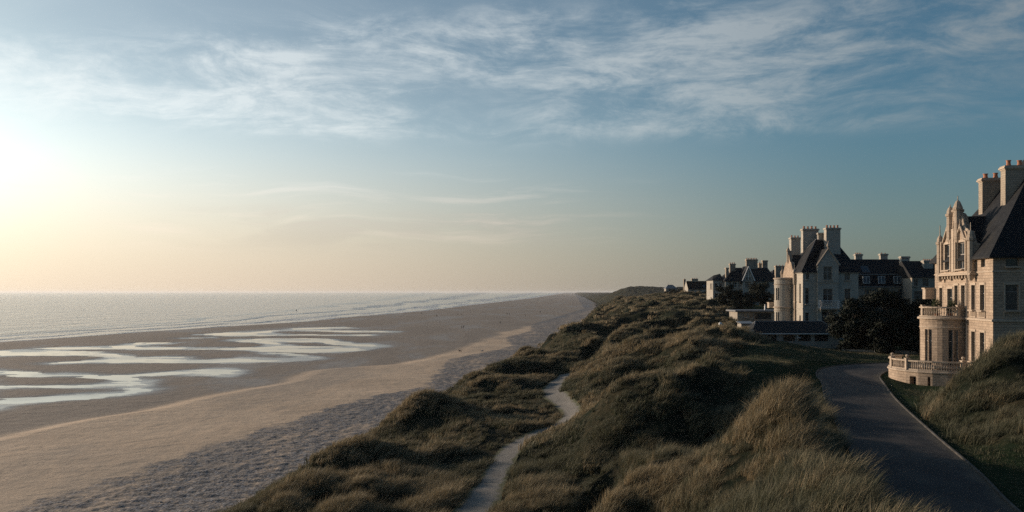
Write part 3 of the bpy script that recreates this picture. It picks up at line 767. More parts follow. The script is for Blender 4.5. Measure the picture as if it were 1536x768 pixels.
def course(root, loop, z, h, out, name='string_course', mat_='stone_trim', closed=True):
    """projecting band round a plan polygon (CCW)"""
    bm = bmesh.new(); n = len(loop); P = [Vector(p[:2]) for p in loop]; ro = []
    for k, (o, zz) in enumerate(((0.0, z), (out, z+h*.15), (out, z+h*.7), (0.0, z+h))):
        ring = []
        for i in range(n):
            a, b, d = P[i-1], P[i], P[(i+1) % n]
            u, w = (b-a).normalized(), (d-b).normalized(); n1, n2 = Vector((u.y, -u.x)), Vector((w.y, -w.x))
            v = (n1+n2); v = v/max(.3, v.dot(n1)) if v.length > .01 else n1
            ring.append(bm.verts.new((b.x+v.x*o, b.y+v.y*o, zz)))
        ro.append(ring)
    for a, b in zip(ro, ro[1:]):
        for i in range(n if closed else n-1): bm.faces.new((a[i], a[(i+1) % n], b[(i+1) % n], b[i]))
    return fin(name, bm, M[mat_], root)

def balustrade(root, pts, z, h, post_at=(), gap=.17, mat_='stone_trim', r=.05, postw=.30, ball=True, name='balustrade'):
    P = [Vector(p[:2]) for p in pts]; up = Vector((0, 0, 1)); bm = bmesh.new()
    for i, (a, b) in enumerate(zip(P, P[1:])):
        d = (b-a); L = d.length; d = d.normalized(); n = Vector((d.y, -d.x)); D = d.to_3d(); N = n.to_3d()
        o = .012*(i % 2)
        box(bm, V3(a, z+o)-N*.13, D*L, N*.26, up*.11); box(bm, V3(a, z+h-.13+o)-N*.15, D*L, N*.30, up*.13)
        k = max(1, int(L/gap))
        for j in range(k):
            c = a+d*(L*(j+.5)/k)
            lathe(bm, (c.x, c.y, z+.11), [(r*.9, 0), (r*.6, .06), (r*1.25, (h-.24)*.35), (r*.6, (h-.24)*.75), (r*.9, (h-.24)*.96), (r*.9, h-.24)], 6)
    f = fin(name, bm, M[mat_], root)
    for i in post_at:
        bm = bmesh.new(); c = P[i]; box(bm, (c.x-postw/2, c.y-postw/2, z-.02), (postw, 0, 0), (0, postw, 0), up*(h+.10))
        box(bm, (c.x-postw/2-.05, c.y-postw/2-.05, z+h+.08), (postw+.1, 0, 0), (0, postw+.1, 0), up*.08)
        if ball: lathe(bm, (c.x, c.y, z+h+.16), [(.05, 0), (.06, .05), (.13, .12), (.16, .2), (.13, .28), (.04, .33)], 10)
        fin('baluster_post', bm, M[mat_], root).parent = f
    return f

# ---- the big house on the right
def big_house():
    A = Vector((39.6, 73.0)); d = Vector((.149, .989)); e = Vector((.989, -.149)); L = 14.8; W = 16.0
    A3 = A; Fp = A+d*L; B = A+e*W; G = Fp+e*W
    h = empty('seaside_mansion', (46, 80, 11.0), 'tall sunlit limestone mansion with ornate gable and round balconied bay beside the drive', 'house')
    z0, ze = 10.2, 21.96
    S = lambda s: A+d*s                      # a point of the seaward face, s metres from the near corner
    # seaward face: travelled from far to near, so s is mirrored
    fl = [(1.8, 2.8, 17.45, 19.6), (3.95, 4.85, 17.45, 19.6), (6.4, 7.4, 17.45, 19.6), (8.25, 9.15, 17.45, 19.6), (9.7, 11.1, 16.9, 19.3), (12.5, 13.4, 17.6, 19.4),
          (1.8, 2.8, 12.95, 15.55), (3.95, 4.85, 12.95, 15.55), (1.72, 2.65, 21.12, 21.88), (13.0, 13.9, 21.0, 21.8), (6.9, 7.5, 20.05, 20.45), (9.6, 10.2, 20.05, 20.45)]
    mir = [(L-b, L-a, c, g) for a, b, c, g in fl]
    bm = bmesh.new()
    wall(bm, Fp, A, z0, ze-.16, mir)
    fr = [(.95, 1.95, 17.5, 19.6), (.98, 2.0, 21.1, 21.75), (.95, 2.1, 12.9, 15.1), (4.0, 5.1, 17.5, 19.6), (4.0, 5.1, 12.9, 15.1), (4.0, 5.0, 21.1, 21.75), (8, 9.1, 17.5, 19.6), (12, 13.1, 17.5, 19.6)]
    wall(bm, A, B, z0, ze-.16, fr); wall(bm, B, G, z0, ze-.16); wall(bm, G, Fp, z0, ze-.16)
    fin('wall', bm, M['stone'], h)
    for i, o in enumerate(mir):
        w = o[1]-o[0]; small = o[3]-o[2] < 1
        window(h, Fp, A, o, mull=0 if w < 1 or small else 1, trans=0 if small else .66, head=not small, sill=not small, glass='glass_light' if i in (2, 7) else 'glass')
    for i, o in enumerate(fr): window(h, A, B, o, mull=0, trans=0 if o[3]-o[2] < 1 else .72, head=o[3]-o[2] > 1, sill=i != 2)
    loop = [A, B, G, Fp]
    course(h, loop, 16.52, .26, .14); course(h, loop, 20.62, .16, .07); course(h, loop, 21.78, .16, .30, 'eaves_cornice'); course(h, loop, 12.3, .16, .06)
    # blind balustrade panels below the first floor windows
    D = d.to_3d(); N = Vector((-d.y, d.x, 0)); up = Vector((0, 0, 1)); bm = bmesh.new()
    for a, b in ((1.55, 3.05), (3.7, 5.0)):
        p = V3(S(a), 16.80)+N*.003; box(bm, p, D*(b-a), N*.09, up*.08); box(bm, p+up*.48, D*(b-a), N*.12, up*.09)
        k = int((b-a)/.16)
        for j in range(k+1): box(bm, p+D*((b-a-.07)*j/k)+up*.08, D*.07, N*.07, up*.40)
    fin('blind_balustrade', bm, M['stone_trim'], h)
    E = e.to_3d(); Nf = Vector((-d.x, -d.y, 0)); bm = bmesh.new(); p = V3(A+e*.8, 16.80)+Nf*.003
    box(bm, p, E*1.3, Nf*.09, up*.08); box(bm, p+up*.48, E*1.3, Nf*.12, up*.09)
    for j in range(9): box(bm, p+E*(.15*j)+up*.08, E*.07, Nf*.07, up*.4)
    fin('blind_balustrade', bm, M['stone_trim'], h)
    # main roof
    hw = L/2; rz = ze+hw*1.535
    R0 = A+d*hw+e*hw; R1 = A+d*hw+e*(W-hw+1)
    hip_roof(h, [A, B, G, Fp], [V3(Fp+e*hw-d*hw, rz), V3(R1, rz)], ze, over=.42)
    # ornate gabled bay rising through the eaves
    prof = [(3.75, 20.78), (3.75, 23.2), (4.5, 23.3), (5.2, 24.35), (5.9, 24.5), (6.5, 25.1), (6.8, 25.8), (7.3, 26.1), (8.0, 26.25), (8.7, 26.1), (9.2, 25.8), (9.5, 25.1), (10.1, 24.5), (10.8, 24.35), (11.5, 23.3), (12.25, 23.2), (12.25, 20.78)]
    N_ = N
    bm = bmesh.new()
    holes = [(5.35, 7.15, 21.05, 23.45), (8.85, 10.65, 21.05, 23.45)]
    o = .38; q = lambda s, z, k: V3(S(s), z)+N_*k
    # front face as strips with window openings
    xs = sorted({p[0] for p in prof} | {v for w_ in holes for v in w_[:2]})
    top = lambda s: float(np.interp(s, [p[0] for p in prof[1:-1]], [p[1] for p in prof[1:-1]]))
    for a, b in zip(xs, xs[1:]):
        m_ = (a+b)/2; zz = [(20.78, None)]
        inh = [w_ for w_ in holes if w_[0] < m_ < w_[1]]
        if inh:
            w_ = inh[0]
            bm.faces.new([bm.verts.new(q(*t, o)) for t in ((a, 20.78), (b, 20.78), (b, w_[2]), (a, w_[2]))])
            bm.faces.new([bm.verts.new(q(*t, o)) for t in ((a, w_[3]), (b, w_[3]), (b, top(b)), (a, top(a)))])
        else: bm.faces.new([bm.verts.new(q(*t, o)) for t in ((a, 20.78), (b, 20.78), (b, top(b)), (a, top(a)))])
        bm.faces.new([bm.verts.new(v) for v in (q(a, top(a), o), q(b, top(b), o), q(b, top(b), -.35), q(a, top(a), -.35))])
        bm.faces.new([bm.verts.new(v) for v in (q(a, 21.9, -.35), q(b, 21.9, -.35), q(b, top(b), -.35), q(a, top(a), -.35))])
    for s in (3.75, 12.25): bm.faces.new([bm.verts.new(v) for v in (q(s, 20.78, o), q(s, 23.2, o), q(s, 23.2, -.35), q(s, 20.78, -.35))])
    for w_ in holes:
        r = [(w_[0], w_[2]), (w_[1], w_[2]), (w_[1], w_[3]), (w_[0], w_[3])]
        for i in range(4): bm.faces.new([bm.verts.new(v) for v in (q(*r[i], o), q(*r[(i+1) % 4], o), q(*r[(i+1) % 4], o-.3), q(*r[i], o-.3))])
    fin('ornate_gable', bm, M['stone'], h)
    pF, pA = Fp+N_.xy*o, A+N_.xy*o
    for w_ in holes: window(h, pF, pA, (L-w_[1], L-w_[0], w_[2], w_[3]), mull=2, trans=.55, head=True, bar=.09, frame='frame')
    # copings, pilasters, caps and finials
    bm = bmesh.new()
    for (a, za), (b, zb) in zip(prof[1:-1], prof[2:-1]):
        tube(bm, [q(a, za+.04, .1), q(b, zb+.04, .1)], .17, 5)
    fin('coping', bm, M['stone_trim'], h)
    def pil(s, zb_, zt, w_, k, cap=True, spike=.6):
        bm = bmesh.new(); lathe(bm, q(s, zb_, k), [(w_*.5, -.02), (w_*.85, .2), (w_, .3), (w_, zt-zb_-.25), (w_*1.3, zt-zb_-.2), (w_*1.35, zt-zb_), (w_*1.0, zt-zb_+.05), (w_*.95, zt-zb_+.3), (w_*.6, zt-zb_+.55), (.05, zt-zb_+.7), (.035, zt-zb_+.7+spike), (.01, zt-zb_+.75+spike)], 8)
        fin('pinnacle', bm, M['stone_trim'], h)
    pil(3.95, 20.0, 23.7, .30, o); pil(12.05, 20.0, 23.75, .30, o, spike=.9); pil(7.0, 23.5, 26.6, .33, o+.05, spike=.35); pil(9.0, 23.5, 26.2, .33, o+.05, spike=.15); pil(8.0, 25.9, 26.5, .42, .1, spike=.55)
    bm = bmesh.new()
    for s, w_ in ((8.0, .62), (7.35, .2), (8.65, .2), (4.75, .2), (11.25, .2)):
        p = q(s-w_/2, 20.85, o+.002); box(bm, p, D*w_, N*.20, up*(3.9 if s == 8.0 else 2.9))
    for s in (6.25, 9.75):                   # small pediments over the tall windows
        for sg in (-1, 1): tube(bm, [q(s+sg*1.15, 23.62, o+.1), q(s, 24.85, o+.1)], .12, 5)
    for s in (6.25, 9.75, 8.0): lathe(bm, q(s, 24.8, o+.1), [(.09, 0), (.14, .15), (.05, .3), (.03, .7)], 8)
    fin('pilaster', bm, M['stone_trim'], h)
    bm = bmesh.new(); box(bm, q(3.5, 20.50, 0), D*9.0, N*.62, up*.14); box(bm, q(3.6, 20.66, 0), D*8.8, N*.52, up*.12)
    for j in range(12): box(bm, q(3.7+j*.76, 20.22, 0), D*.18, N*.40, up*.28)
    fin('gable_ledge', bm, M['stone_trim'], h)
    gable_roof(h, S(8.0)+e*.3, S(8.0)+e*7.0, 3.95, 22.6, 25.9, over=.12)
    # drainpipe and oriel box at the far end
    bm = bmesh.new(); tube(bm, [q(5.6, 20.5, .12), q(5.6, 16.9, .12), q(5.6, 12.6, .12)], .055); lathe(bm, q(5.6, 20.2, .12), [(.07, 0), (.16, .25), (.16, .32)], 8)
    fin('drainpipe', bm, M['iron'], h)
    bm = bmesh.new(); box(bm, q(L-.02, 18.3, -.1), D*.9, N*1.0, up*1.0); box(bm, q(L-.06, 19.3, -.1), D*.98, N*1.08, up*.12); fin('oriel_box', bm, M['stone_trim'], h)
    # chimneys
    chimney(h, (43.07, 77.4), e, d, 2.7, 1.05, 24.6, 30.05, 3, pr=.21, ph=.55)
    chimney(h, (43.5, 82.0), e, d, 1.75, .95, 25.0, 29.55, 2, pr=.22, ph=.5)
    # round bay with balcony
    C = Vector((40.05, 81.6)); r = 2.3
    def arc(rad, a0, a1, n, c=C): return [c+Vector((math.cos(R(a0+(a1-a0)*i/n)), math.sin(R(a0+(a1-a0)*i/n))))*rad for i in range(n+1)]
    n = 20; ring = arc(r, 80, 300, n)
    bm = bmesh.new(); wins = []
    # opening blocks by segment index: three tall windows facing the sea and the drive
    blocks = {2: 1, 3: 1, 6: 1, 7: 1, 10: 1, 11: 1, 14: 1, 15: 1, 16: 0}
    for i in range(n):
        a, b = ring[i], ring[i+1]; seg = (b-a).length; ops = []
        if i in (2, 3, 6, 7, 10, 11, 15, 16): ops = [(0.04, seg-.04, 12.35, 15.6)]
        wall(bm, a, b, 11.0, 16.52, ops, depth=.2); wins += [(a, b, o_) for o_ in ops]
    fin('round_bay', bm, M['stone'], h)
    for a, b, o_ in wins: window(h, a, b, o_, mull=0, trans=.68, sill=False, glass='glass', depth=.14, bar=.06, frame='frame')
    full = arc(r, 80, 300, 28)
    course(h, arc(r+.005, 75, 305, 28), 16.5, .28, .20, 'bay_cornice', closed=False); course(h, arc(r+.004, 75, 305, 28), 12.05, .2, .10, closed=False); course(h, arc(r+.004, 75, 305, 28), 15.75, .12, .05, closed=False)
    bm = bmesh.new(); P_ = arc(r-.02, 75, 305, 28); vs = [bm.verts.new(V3(p, 16.62)) for p in P_]; bm.faces.new(vs); fin('balcony_floor', bm, M['lead'], h)
    balustrade(h, arc(r-.1, 90, 268, 16), 16.74, .92, post_at=(0, 8, 16), ball=False, postw=.26, name='balcony_balustrade')
    bm = bmesh.new(); pr_ = arc(r-.02, 268, 305, 6); pi_ = arc(r-.25, 268, 305, 6)
    for i in range(6):
        vs = [bm.verts.new(V3(p, z)) for z in (16.7, 17.66) for p in (pr_[i], pr_[i+1], pi_[i+1], pi_[i])]
        for f in ((0, 1, 5, 4), (2, 3, 7, 6), (4, 5, 6, 7), (0, 3, 7, 4), (1, 2, 6, 5)): bm.faces.new([vs[j] for j in f])
    fin('parapet', bm, M['stone'], h)
    # terrace
    TC = Vector((40.3, 82.0)); tr = 5.05
    tp = arc(tr, 118, 300, 13, TC)
    bm = bmesh.new()
    for i, (a, b) in enumerate(zip(tp, tp[1:])):
        seg = (b-a).length; ops = []
        if i == 6: ops = [(.35, 1.0, 10.6, 11.45)]
        if i == 7: ops = [(.8, 1.05, 10.6, 11.5)]
        wall(bm, a, b, 9.8, 11.95, ops, depth=.5)
    fin('terrace_wall', bm, M['stone'], h)
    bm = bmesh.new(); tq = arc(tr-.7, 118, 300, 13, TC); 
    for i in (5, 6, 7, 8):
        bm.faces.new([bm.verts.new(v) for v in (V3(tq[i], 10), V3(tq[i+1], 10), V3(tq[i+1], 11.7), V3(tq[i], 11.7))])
    fin('undercroft_shade', bm, M['dark_void'], h)  # near-black sheet behind the openings stands in for the shade inside
    course(h, tp, 11.80, .2, .12, 'terrace_coping', closed=False)
    bm = bmesh.new(); vs = [bm.verts.new(V3(p, 11.93)) for p in arc(tr-.01, 110, 310, 16, TC)]; bm.faces.new(vs); fin('terrace_floor', bm, M['kerb'], h)
    balustrade(h, arc(tr-.12, 118, 300, 13, TC), 12.0, .88, post_at=(4, 6, 10, 13), gap=.2, r=.06, postw=.34, ball=True, name='terrace_balustrade')
    return h
BIG = big_house()

# ---- the second house, three floors under a steep slate roof
def second_house():
    h = empty('turreted_house', (54, 155, 11.0), 'grey stone house with round turret and clustered chimneys beyond the lawn', 'house')
    A = Vector((49.2, 150.0)); B = Vector((58.6, 150.0)); G = Vector((58.6, 163.0)); Fp = Vector((49.6, 163.0)); z0, ze = 10.5, 22.45
    up = Vector((0, 0, 1))
    s = lambda u: (u-768)/F*150-49.2
    z = lambda v: CZ-(v-438)/F*150
    fo = [(s(1208), s(1213.5), z(456), z(432)), (s(1208), s(1213.5), z(484), z(469)), (s(1209), s(1214), z(419), z(410)), (s(1267), s(1275), z(420), z(410)), (s(1267), s(1275.5), z(452), z(433)), (s(1266), s(1276), z(486), z(468))]
    gb = (s(1225), s(1256))
    bm = bmesh.new(); wall(bm, A, B, z0, ze-.1, fo, .2)
    lo = [(5.0, 5.9, 17.4, 19.9), (8.2, 9.2, 17.4, 19.9), (11.0, 11.8, 17.3, 20.4), (11.0, 11.8, 12.0, 15), (8.2, 9.2, 21.0, 21.9)]
    wall(bm, Fp, A, z0, ze-.1, lo, .2); wall(bm, B, G, z0, ze-.1); wall(bm, G, Fp, z0, ze-.1)
    fin('wall', bm, M['stone_grey'], h)
    for o in fo: window(h, A, B, o, mull=0 if o[1]-o[0] < .7 else 1, trans=.6, glass='glass')
    for o in lo: window(h, Fp, A, o, mull=0, trans=.6)
    course(h, [A, B, G, Fp], ze-.28, .18, .2, 'eaves_cornice', 'stone_grey'); course(h, [A, B, G, Fp], 16.1, .15, .06, mat_='stone_grey')
    hip_roof(h, [A, B, G, Fp], [(52.9, 154.6, 28.1), (57.0, 156.5, 28.1)], ze, over=.3)
    # projecting gable on the shaded front
    a, b = gb; pw = Vector((A.x+a, 149.4)); pe = Vector((A.x+b, 149.4)); zs, zt = z(397), z(374)
    c = (a+b)/2; bm = bmesh.new()
    go = [(.95, 2.4, z(420), z(400)), (.9, 2.5, z(455), z(433)), (.7, 2.7, z(486), z(467))]
    wall(bm, pw, pe, z0, zs, [g_ for g_ in go if g_[3] < zs] , .2)
    W_ = b-a; 
    bm.faces.new([bm.verts.new(v) for v in (V3(pw, zs), V3(pe, zs), Vector((A.x+c, 149.4, zt)))])
    for p in (pw, pe): bm.faces.new([bm.verts.new(v) for v in (V3(p, z0), V3(p, zs), Vector((p.x, 150.1, zs)), Vector((p.x, 150.1, z0)))])
    fin('gabled_bay', bm, M['stone_grey'], h)
    for g_ in go: window(h, pw, pe, g_, mull=1, trans=.62, bar=.09, frame='frame')
    gable_roof(h, (A.x+c, 149.45), (A.x+c, 153.9), W_/2+.05, zs, zt+.1, over=.12)
    bm = bmesh.new()
    for sg in (-1, 1): tube(bm, [(A.x+c+sg*(W_/2+.2), 149.35, zs-.1), (A.x+c, 149.35, zt+.15)], .15, 4)
    lathe(bm, (A.x+c, 149.4, zt+.1), [(.12, 0), (.16, .3), (.3, .4), (.26, .7), (.1, .9), (.05, 1.3)], 8); fin('coping', bm, M['stone_trim'], h)
    bm = bmesh.new(); box(bm, (A.x+a-.1, 149.2, z(424)), (W_+.2, 0, 0), (0, .25, 0), up*.14); fin('string_course', bm, M['stone_grey'], h)
    # balcony
    bz = z(462.5); x0, x1 = A.x+s(1225.5), A.x+s(1254.5)
    bm = bmesh.new(); box(bm, (x0, 148.3, bz-.16), (x1-x0, 0, 0), (0, 1.1, 0), up*.16)
    for x_ in (x0+.2, x0+1.5, x1-.4): box(bm, (x_, 148.7, bz-.55), (.18, 0, 0), (0, .7, 0), up*.39)
    bal = fin('balcony', bm, M['stone_trim'], h)
    bm = bmesh.new()
    for y0_, seg in ((148.35, ((x0+.03, 148.35), (x1-.03, 148.35))), (0, ((x0+.03, 148.35), (x0+.03, 149.38))), (0, ((x1-.03, 148.35), (x1-.03, 149.38)))):
        p, q_ = V3(seg[0], bz), V3(seg[1], bz); tube(bm, [p+up*1.3, q_+up*1.3], .05, 5); tube(bm, [p+up*.12, q_+up*.12], .035, 5)
        k = int((q_-p).length/.17)
        for j in range(k+1): t = p.lerp(q_, j/k); tube(bm, [t, t+up*1.3], .022, 4)
    fin('balcony_railing', bm, M['iron_white'], h).parent = bal
    # chimneys
    X = lambda u, Y: (u-768)/F*Y
    Zv = lambda v, Y: CZ-(v-438)/F*Y
    chimney(h, (X(1204.5, 157), 157), (1, 0), (0, 1), 2.75, 1.1, 24, Zv(343, 157), 4, 'stone_grey', .19, .5)
    chimney(h, (X(1239.5, 153.4), 153.4), (1, 0), (0, 1), 2.45, 1.2, 25.5, Zv(341.5, 153.4), 4, 'stone_grey', .18, .5)
    chimney(h, (X(1227.5, 155.2), 155.2), (1, 0), (0, 1), 1.9, 1.0, 25.5, Zv(349, 155.2), 0, 'stone_grey')
    chimney(h, (X(1185.5, 162.5), 162.0), (1, 0), (0, 1), 1.7, 1.2, 21, Zv(356, 162), 3, 'stone_grey', .15, .4)
    # gable on the seaward side
    gc = 157.5; zt2 = Zv(376, 157.5); hw = 3.6; xg = 49.05
    P = [(gc+hw, z0), (gc+hw, 22.2), (gc+hw-.7, 22.3), (gc+1.6, 24.2), (gc+1.0, 24.4), (gc, zt2), (gc-1.0, 24.4), (gc-1.6, 24.2), (gc-hw+.7, 22.3), (gc-hw, 22.2), (gc-hw, z0)]
    bm = bmesh.new(); f1 = [bm.verts.new((xg+.06*(0), y, zz)) for y, zz in P]; f2 = [bm.verts.new((xg+.6, y, zz)) for y, zz in P]
    bm.faces.new(f1); bm.faces.new(f2[::-1])
    for i in range(len(P)): bm.faces.new((f1[i], f1[(i+1) % len(P)], f2[(i+1) % len(P)], f2[i]))
    fin('seaward_gable', bm, M['stone'], h)
    gable_roof(h, (xg+.4, gc), (53.2, gc), hw-.1, 22.2, 25.6, over=.05)
    go2 = [(gc-.8, gc+.9, 22.0, 23.7)]
    for y in (gc-2.2, gc+.1, gc+2.4):
        window(h, (xg-.22, 163), (xg-.22, 150), (163-y-.45, 163-y+.45, 19.8, 22.0), mull=1, trans=.6, sill=True, depth=.22)
    for y in (gc-hw+.1, gc+hw-.1, gc):
        bm = bmesh.new(); zt3 = 22.4 if y != gc else zt2-.1
        lathe(bm, (xg, y, zt3-2.2), [(.1, 0), (.26, .3), (.26, 2.1), (.36, 2.2), (.3, 2.5), (.05, 2.9), (.03, 3.5)], 8); fin('pinnacle', bm, M['stone_trim'], h)
    # round turret
    C = Vector((48.25, 157.0)); r = 1.75; zt = Zv(417, 157)
    ring = [C+Vector((math.cos(R(60+i*15)), math.sin(R(60+i*15))))*r for i in range(17)]
    bm = bmesh.new(); ws = []
    for i in range(16):
        a_, b_ = ring[i], ring[i+1]; ops = []
        sg = (b_-a_).length
        if i in (6, 7, 9, 10): ops = [(.05, sg-.05, Zv(450, 157), Zv(432, 157)), (.05, sg-.05, 11.6, Zv(468, 157))]
        wall(bm, a_, b_, z0, zt, ops, .15); ws += [(a_, b_, o_) for o_ in ops]
    fin('turret', bm, M['stone_grey'], h)
    for a_, b_, o_ in ws: window(h, a_, b_, o_, mull=0, trans=.6, sill=False, depth=.12, glass='glass_light')
    rr = [C+Vector((math.cos(R(40+i*12)), math.sin(R(40+i*12))))*(r+.004) for i in range(23)]
    for zz, hh, oo in ((zt-.25, .3, .16), (Zv(427, 157), .15, .1), (Zv(462, 157), .3, .2), (Zv(466, 157), .12, .08)): course(h, rr, zz, hh, oo, closed=False)
    bm = bmesh.new(); bm.faces.new([bm.verts.new(V3(p, zt-.05)) for p in rr]); fin('turret_roof', bm, M['lead'], h)
    bm = bmesh.new(); y_ = 158.6; x_ = 46.0; box(bm, (x_, y_, Zv(462, 158)), (1.0, 0, 0), (0, 1.2, 0), up*.9); box(bm, (x_-.06, y_-.06, Zv(462, 158)+.9), (1.1, 0, 0), (0, 1.3, 0), up*.12)
    fin('corbelled_balcony', bm, M['stone_trim'], h)
    return h
second_house()

def terrace_house():
    """long slate-roofed range behind the trees"""
    h = empty('long_slate_house', (72, 168, 11.0), 'long low house with skylit slate roof behind the dark trees', 'house')
    Y = 165.0; X = lambda u, Yv=Y: (u-768)/F*Yv; Z = lambda v, Yv=Y: CZ-(v-438)/F*Yv; up = Vector((0, 0, 1))
    A, B = Vector((X(1284), Y)), Vector((X(1366), Y)); G, Fp = Vector((B.x, Y+9)), Vector((A.x, Y+9)); ze = Z(430)
    ops = [(X(a)-A.x, X(b)-A.x, Z(452), Z(434)) for a, b in ((1297, 1307), (1322, 1330), (1347.5, 1357))]+[(X(a)-A.x, X(b)-A.x, 12.0, 14.8) for a, b in ((1297, 1306), (1322, 1330), (1347, 1356))]
    bm = bmesh.new(); wall(bm, A, B, 10.5, ze, ops); wall(bm, B, G, 10.5, ze); wall(bm, G, Fp, 10.5, ze); wall(bm, Fp, A, 10.5, ze)
    fin('wall', bm, M['render_pale'], h); windows(h, A, B, ops, mull=1, trans=.5)
    # mansard: steep lower slope, gentler top
    zr = Z(389, Y+4.5); zm = Z(412, Y+1.2)
    bm = bmesh.new(); sec = [(-.3, ze-.05), (1.2, zm), (4.5, zr), (7.8, zm), (9.3, ze-.05)]
    pa = [bm.verts.new((A.x-.1, Y+y, zz)) for y, zz in sec]; pb = [bm.verts.new((B.x+.1, Y+y, zz)) for y, zz in sec]
    for i in range(4): bm.faces.new((pa[i], pb[i], pb[i+1], pa[i+1]))
    bm.faces.new(pa); bm.faces.new(pb[::-1]); bm.faces.new((pa[0], pb[0], pb[4], pa[4]))
    fin('roof', bm, M['slate'], h)
    bm = bmesh.new(); box(bm, (A.x-.15, Y-.42, ze-.12), (B.x-A.x+.3, 0, 0), (0, .16, 0), up*.14); box(bm, (A.x-.1, Y+1.0, zm-.03), (B.x-A.x+.2, 0, 0), (0, .22, 0), up*.12); fin('gutter', bm, M['frame'], h)
    for a, b in ((1293.5, 1306), (1316.5, 1329), (1340, 1353)):
        x0, x1 = X(a), X(b); bm = bmesh.new()
        z0_, z1_ = Z(425), Z(414.5)
        vs = [bm.verts.new(v) for v in ((x0, Y+.0, z0_-.1), (x1, Y+.0, z0_-.1), (x1, Y+.25, z1_+.15), (x0, Y+.25, z1_+.15), (x0, Y+1.3, z0_), (x1, Y+1.3, z0_), (x1, Y+1.6, z1_+.2), (x0, Y+1.6, z1_+.2))]
        for f in ((0, 1, 2, 3), (3, 2, 6, 7), (0, 3, 7, 4), (1, 2, 6, 5)): bm.faces.new([vs[i] for i in f])
        dm = fin('dormer', bm, M['slate'], h)
        bm = bmesh.new(); a_ = Vector((x0+.15, Y-.02, z0_)); b_ = Vector((x1-.15, Y-.02, z0_)); c_ = Vector((x1-.15, Y+.17, z1_)); d_ = Vector((x0+.15, Y+.17, z1_))
        bm.faces.new([bm.verts.new(v) for v in (a_, b_, c_, d_)])
        bmesh.ops.solidify(bm, geom=bm.faces[:], thickness=-.04); g1 = fin('dormer_glass', bm, M['skylight'], h); g1.parent = dm
        bm = bmesh.new(); tube(bm, [a_, b_, c_, d_, a_], .05, 4); tube(bm, [(a_+b_)/2, (c_+d_)/2], .04, 4); fin('dormer_frame', bm, M['frame_white'], h).parent = dm
    # skylight high on the slope
    t0, t1 = .12, .55; P = lambda u, t: Vector((X(u, Y+2), Y+1.2+3.3*t, zm+(zr-zm)*t+.06))
    bm = bmesh.new(); q = [P(1293, t0), P(1304.5, t0), P(1304.5, t1), P(1293, t1)]; bm.faces.new([bm.verts.new(v) for v in q]); bmesh.ops.solidify(bm, geom=bm.faces[:], thickness=.05); fin('skylight', bm, M['skylight'], h)
    chimney(h, (X(1283.5, 170), 170), (1, 0), (0, 1), 1.3, .8, zr-1.2, Z(381, 170), 4, 'stone_grey', .1, .25)
    chimney(h, (X(1321, 170), 170), (1, 0), (0, 1), 1.35, .8, zr-1.2, Z(380.5, 170), 2, 'stone_grey', .1, .2)
    chimney(h, (X(1352, 166.3), 166.3), (1, 0), (0, 1), 1.55, .9, Z(418, 166.3), Z(384.5, 166.3), 0, 'stone_grey')
    return h
terrace_house()

def end_house():
    h = empty('gabled_end_house', (75, 163, 11.0), 'small grey slate-roofed house just left of the big mansion, partly behind trees', 'house')
    Y = 161.0; X = lambda u, Yv=Y: (u-768)/F*Yv; Z = lambda v, Yv=Y: CZ-(v-438)/F*Yv
    A, B = Vector((X(1368), Y)), Vector((X(1424), Y)); G, Fp = Vector((B.x, Y+8)), Vector((A.x, Y+8)); ze = Z(416)
    ops = [(X(1371)-A.x, X(1377)-A.x, Z(429), Z(418.5)), (X(1384)-A.x, X(1392.5)-A.x, Z(429.5), Z(418.5)), (X(1371)-A.x, X(1387)-A.x, Z(448), Z(437))]
    bm = bmesh.new(); wall(bm, A, B, 10.5, ze, ops); wall(bm, B, G, 10.5, ze); wall(bm, G, Fp, 10.5, ze); wall(bm, Fp, A, 10.5, ze)
    fin('wall', bm, M['render_pale'], h); windows(h, A, B, ops, mull=1, trans=.5)
    bm = bmesh.new(); zr = Z(391.5, Y+4); sec = [(-.3, ze-.05), (4, zr), (8.3, ze-.05)]
    pa = [bm.verts.new((A.x-.2, Y+y, zz)) for y, zz in sec]; pb = [bm.verts.new((B.x+.2, Y+y, zz)) for y, zz in sec]
    for i in range(2): bm.faces.new((pa[i], pb[i], pb[i+1], pa[i+1]))
    bm.faces.new(pa); bm.faces.new(pb[::-1]); bm.faces.new((pa[0], pb[0], pb[2], pa[2])); fin('roof', bm, M['slate'], h)
    chimney(h, (X(1386, 163), 163), (1, 0), (0, 1), 1.7, .9, Z(410), Z(390.5, 163), 5, 'stone_grey', .1, .28)
    return h
end_house()

